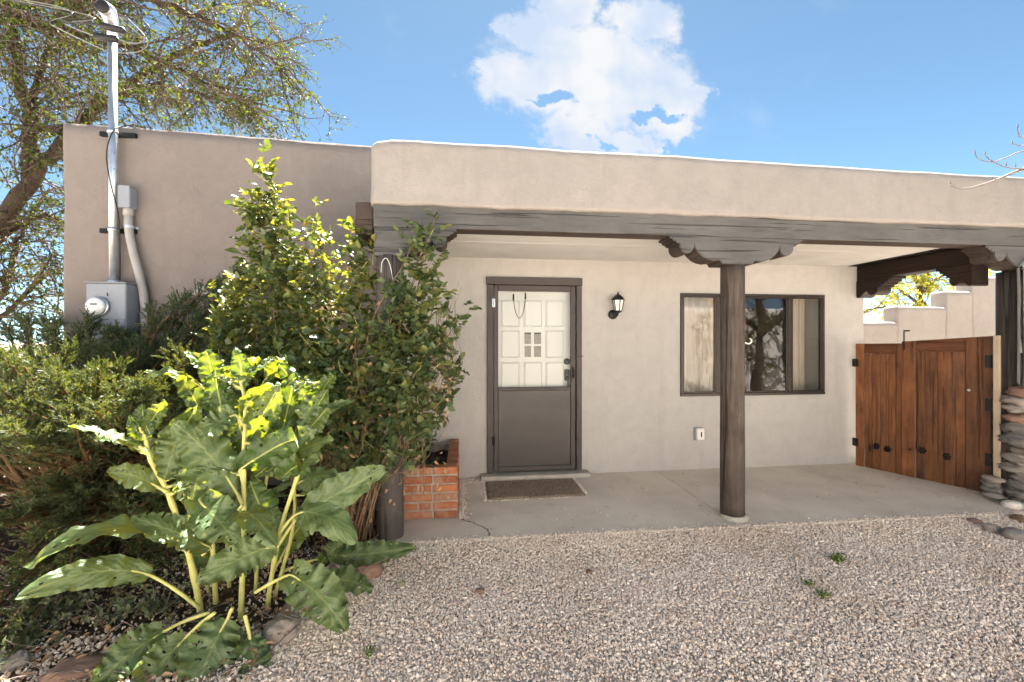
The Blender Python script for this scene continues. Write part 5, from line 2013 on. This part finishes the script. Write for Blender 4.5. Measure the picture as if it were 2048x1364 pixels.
    L((440, 770), (368, 705), 2.60, 2.52, 46, .2, .5, (438, 790))
    L((445, 760), (520, 715), 2.60, 2.55, 50, .25, .4)
    L((425, 860), (385, 1000), 2.50, 2.36, 95, .10, .9, (420, 880))
    L((470, 830), (400, 880), 2.42, 2.30, 70, .30, .5, (486, 850))
    L((490, 820), (560, 770), 2.45, 2.40, 66, .25, .4, (490, 840))
    L((480, 780), (470, 700), 2.46, 2.42, 48, .05, .8)
    L((300, 870), (285, 810), 2.36, 2.32, 42, .05, .8)
    L((285, 870), (330, 800), 2.36, 2.34, 46, .1, .6)
    L((480, 940), (640, 862), 2.42, 2.30, 86, .16, .75, (487, 970))
    L((510, 955), (668, 880), 2.55, 2.45, 84, .20, .6, (530, 975))
    L((600, 900), (660, 815), 2.52, 2.45, 60, .15, .6, (605, 925))
    L((640, 790), (668, 748), 2.54, 2.50, 44, .15, .4)
    L((630, 820), (580, 760), 2.54, 2.48, 60, .15, .6, (632, 830))
    L((560, 830), (520, 900), 2.66, 2.52, 80, .25, .6)
    L((560, 820), (610, 770), 2.70, 2.64, 60, .2, .5)
    L((540, 760), (570, 715), 2.76, 2.72, 50, .1, .6)
    L((520, 800), (470, 850), 2.70, 2.58, 70, .25, .6)
    L((380, 880), (300, 930), 2.62, 2.50, 74, .25, .6, (370, 900))
    L((370, 940), (420, 1040), 2.50, 2.40, 84, .15, .85)
    L((590, 970), (680, 960), 2.60, 2.52, 66, .25, .6, (588, 1000))
    L((600, 890), (560, 960), 2.58, 2.46, 70, .25, .7)
    L((640, 800), (600, 860), 2.50, 2.40, 62, .3, .5)
    L((420, 930), (460, 1010), 2.52, 2.42, 80, .15, .85)
    L((560, 1120), (640, 1010), 2.66, 2.62, 70, .08, .8, (540, 1160))
    L((520, 1120), (590, 1020), 2.72, 2.70, 66, .08, .8)
    L((450, 1130), (360, 1110), 2.60, 2.50, 70, .2, .6)
    L((640, 1130), (690, 1085), 2.76, 2.74, 50, .1, .7)
    for (b_, e_, Y0, Y1, w_, ar, fc) in (((455, 860), (430, 740), 2.50, 2.44, 74, .02, .9), ((500, 880), (560, 770), 2.48, 2.40, 72, .06, .85), ((560, 880), (590, 745), 2.58, 2.52, 66, .04, .9),
            ((610, 870), (655, 780), 2.50, 2.44, 58, .08, .8), ((330, 900), (395, 810), 2.42, 2.36, 70, .06, .85), ((300, 900), (262, 830), 2.38, 2.32, 44, .08, .7), ((520, 930), (470, 800), 2.60, 2.52, 82, .03, .92),
            ((430, 960), (340, 900), 2.55, 2.46, 84, .12, .8), ((560, 960), (640, 920), 2.48, 2.38, 74, .22, .6), ((400, 820), (350, 745), 2.62, 2.56, 52, .1, .7), ((600, 800), (555, 725), 2.62, 2.58, 48, .06, .8),
            ((500, 1040), (420, 950), 2.46, 2.38, 88, .08, .9), ((545, 1060), (500, 960), 2.52, 2.44, 80, .06, .9)):
        L(b_, e_, Y0, Y1, w_, ar, fc)
    # smaller leaves climbing every stem
    for si, P in enumerate(SP):
        n = len(P)
        for _ in range(5):
            f = r.uniform(.45, 1.0)
            k = min(n - 2, int(f * (n - 1)))
            a = r.uniform(0, 6.28)
            d = Vector((math.cos(a), math.sin(a) * .7 - .15, r.uniform(-.1, .75)))
            ln = r.uniform(.10, .22)
            p0 = P[k] + d * .03
            leaf(p0, p0 + d.normalized() * ln, ln * r.uniform(.34, .5), r.uniform(.05, .3), r.uniform(.2, .8), P[k], r.uniform(.2, .6))


dock()


# ------------------------------------------------------------------ small plants, litter
def sprig(name, label, c, n, h, spread, leaf, mat, seed, stem='dock_stem', cat='weed', sub=5):
    r = random.Random(seed)
    t = thing(name, label, cat, c)
    st = Twigs(4); P, D, N, Ls, W = [], [], [], [], []
    c = Vector(c)
    for _ in range(n):
        d = Vector((r.gauss(0, spread), r.gauss(0, spread), 1)).normalized()
        pts = shoot(r, c + Vector((r.gauss(0, .012), r.gauss(0, .012), 0)), d, h * r.uniform(.5, 1.1), 4, .25)
        st.add(pts, .0022, .001)
        for _ in range(sub):
            k = r.randrange(1, 5)
            P.append(tuple(pts[k])); D.append(tuple(rvec(r) + d * .6)); N.append(tuple(rvec(r, .4) + Vector((0, 0, 1))))
            s = leaf * r.uniform(.6, 1.3)
            Ls.append(s); W.append(s * .5)
    st.build('stems', stem, t, 'stuff')
    V, F = leaflets(P, D, N, Ls, W)
    arrays_obj('foliage', V, F, mat, t, False, 'stuff')
    return t


def on_ground(px, py, z=-.02):
    u, v = (px - 1024) / FOC, (682 - py) / FOC
    tt = (CAM_Z - z) / -v
    return ((SY + u * CY) * tt, (CY - u * SY) * tt, z)


def small_plants():
    sprig('weed', 'small bushy green weed in the gravel, nearer the porch', on_ground(1674, 1122), 22, .055, .9, .016, 'weed_leaf', 1, sub=10)
    sprig('weed', 'straggling green weed in the gravel, nearer the viewer', on_ground(1646, 1192), 12, .05, 1.0, .015, 'weed_leaf', 2, sub=8)
    sprig('weed', 'second sprout of the straggling weed, a little up left', on_ground(1618, 1172), 8, .045, 1.0, .014, 'weed_leaf', 3, sub=8)
    sprig('weed', 'tiny pale grass sprout in the gravel near the bottom', on_ground(735, 1312), 7, .05, .7, .02, 'weed_leaf', 4, sub=4)
    sprig('weed', 'tiny sprout in the gravel right of the pale rock', on_ground(800, 1170), 5, .035, .8, .012, 'weed_leaf', 5, sub=4)
    sprig('seedling', 'small green seedling growing in the brick planter', (-.30, 3.80, .34), 10, .13, .6, .032, 'weed_leaf', 6, sub=6, cat='seedling')
    sprig('seedling', 'leafy shoot at the back left of the brick planter', (-.43, 3.95, .34), 9, .34, .35, .038, 'rose_leaf', 7, sub=12, cat='seedling')
    for i, (x, y, lab) in enumerate(((140, 1225, 'low grey green herb at the left under the juniper'), (230, 1240, 'low grey green herb left of the dock leaves'), (60, 1290, 'low dark herb in the bottom left bed'), (320, 1225, 'low grey green herb under the dock stems'))):
        sprig('herb', lab, on_ground(x, y, .0), 16, .20, .9, .036, 'sage_leaf', 12 + i, 'bare_twig', 'herb', 9)
    r = random.Random(77)
    # leaf litter in the bed
    P, D, N, Ls, W = [], [], [], [], []
    for _ in range(5200):
        x, y = r.uniform(-4.4, -.55), r.uniform(1.7, 4.4)
        if x > -1.0 + .16 * (y - 2) + .1 and y < 3.0:
            continue
        P.append((x, y, .012 + r.uniform(0, .03))); D.append((r.gauss(0, 1), r.gauss(0, 1), r.gauss(0, .2))); N.append((r.gauss(0, .4), r.gauss(0, .4), 1))
        s = r.uniform(.015, .05); Ls.append(s); W.append(s * r.uniform(.25, .6))
    V, F = leaflets(P, D, N, Ls, W, .3, .2)
    tag(arrays_obj('leaf_litter', V, F, 'dead_leaf', None, False), 'dry brown leaf litter on the soil under the shrubs', kind='stuff')
    tw = Twigs(4)
    for _ in range(260):
        x, y = r.uniform(-3.6, -.7), r.uniform(1.9, 3.4)
        a = r.uniform(0, 6.28)
        tw.add(shoot(r, Vector((x, y, .02)), Vector((math.cos(a), math.sin(a), r.uniform(0, .25))), r.uniform(.1, .45), 4, .25), .003, .0015)
    o = arrays_obj('fallen_twigs', np.array([tuple(v) for v in tw.V]), np.array(tw.F), 'bare_twig', None, True)
    tag(o, 'dry grey twigs lying on the soil of the bed', kind='stuff')
    # a stray leaf and bits on the gravel
    P, D, N, Ls, W = [], [], [], [], []
    for _ in range(420):
        x, y = r.uniform(-.7, 5.5), r.uniform(1.6, 3.12) if r.random() < .7 else r.uniform(3.2, 4.5)
        P.append((x, y, -.004 if y < 3.15 else .008)); D.append((r.gauss(0, 1), r.gauss(0, 1), .05)); N.append((r.gauss(0, .3), r.gauss(0, .3), 1))
        s = r.uniform(.008, .022); Ls.append(s); W.append(s * r.uniform(.2, .5))
    V, F = leaflets(P, D, N, Ls, W, .3, .2)
    tag(arrays_obj('debris', V, F, 'litter', None, False), 'scattered dry leaf bits on gravel and concrete', kind='stuff')


small_plants()


# ------------------------------------------------------------------ across the yard (mirrored in the window; near wall added to bounce sun)
def neighbour():
    t = thing('neighbour_house', 'sunlit tan stucco house across the yard mirrored in the porch window', 'house', (0, -11, 0))
    hand_made(-14, 12, -12.0, -11.0, -.1, 3.3, .06, .01, .8, .05).build('wall', 'stucco_yard', t, True)
    MB().box(-13.9, 11.9, -18, -12.01, -.1, 3.0).build('roof_block', 'stucco_yard', t)
    


neighbour()
g = hand_made(-13, 14, -2.1, -1.8, -.1, 2.4, .06, .012, .5, .05).build('bounce_wall', 'stucco_bounce', None, True)  # added close and pale so sunlight bounces back onto the gravel and porch
tag(g, 'sunlit pale stucco wall added behind the photographer to bounce light, mirrored low in the window', 'wall')
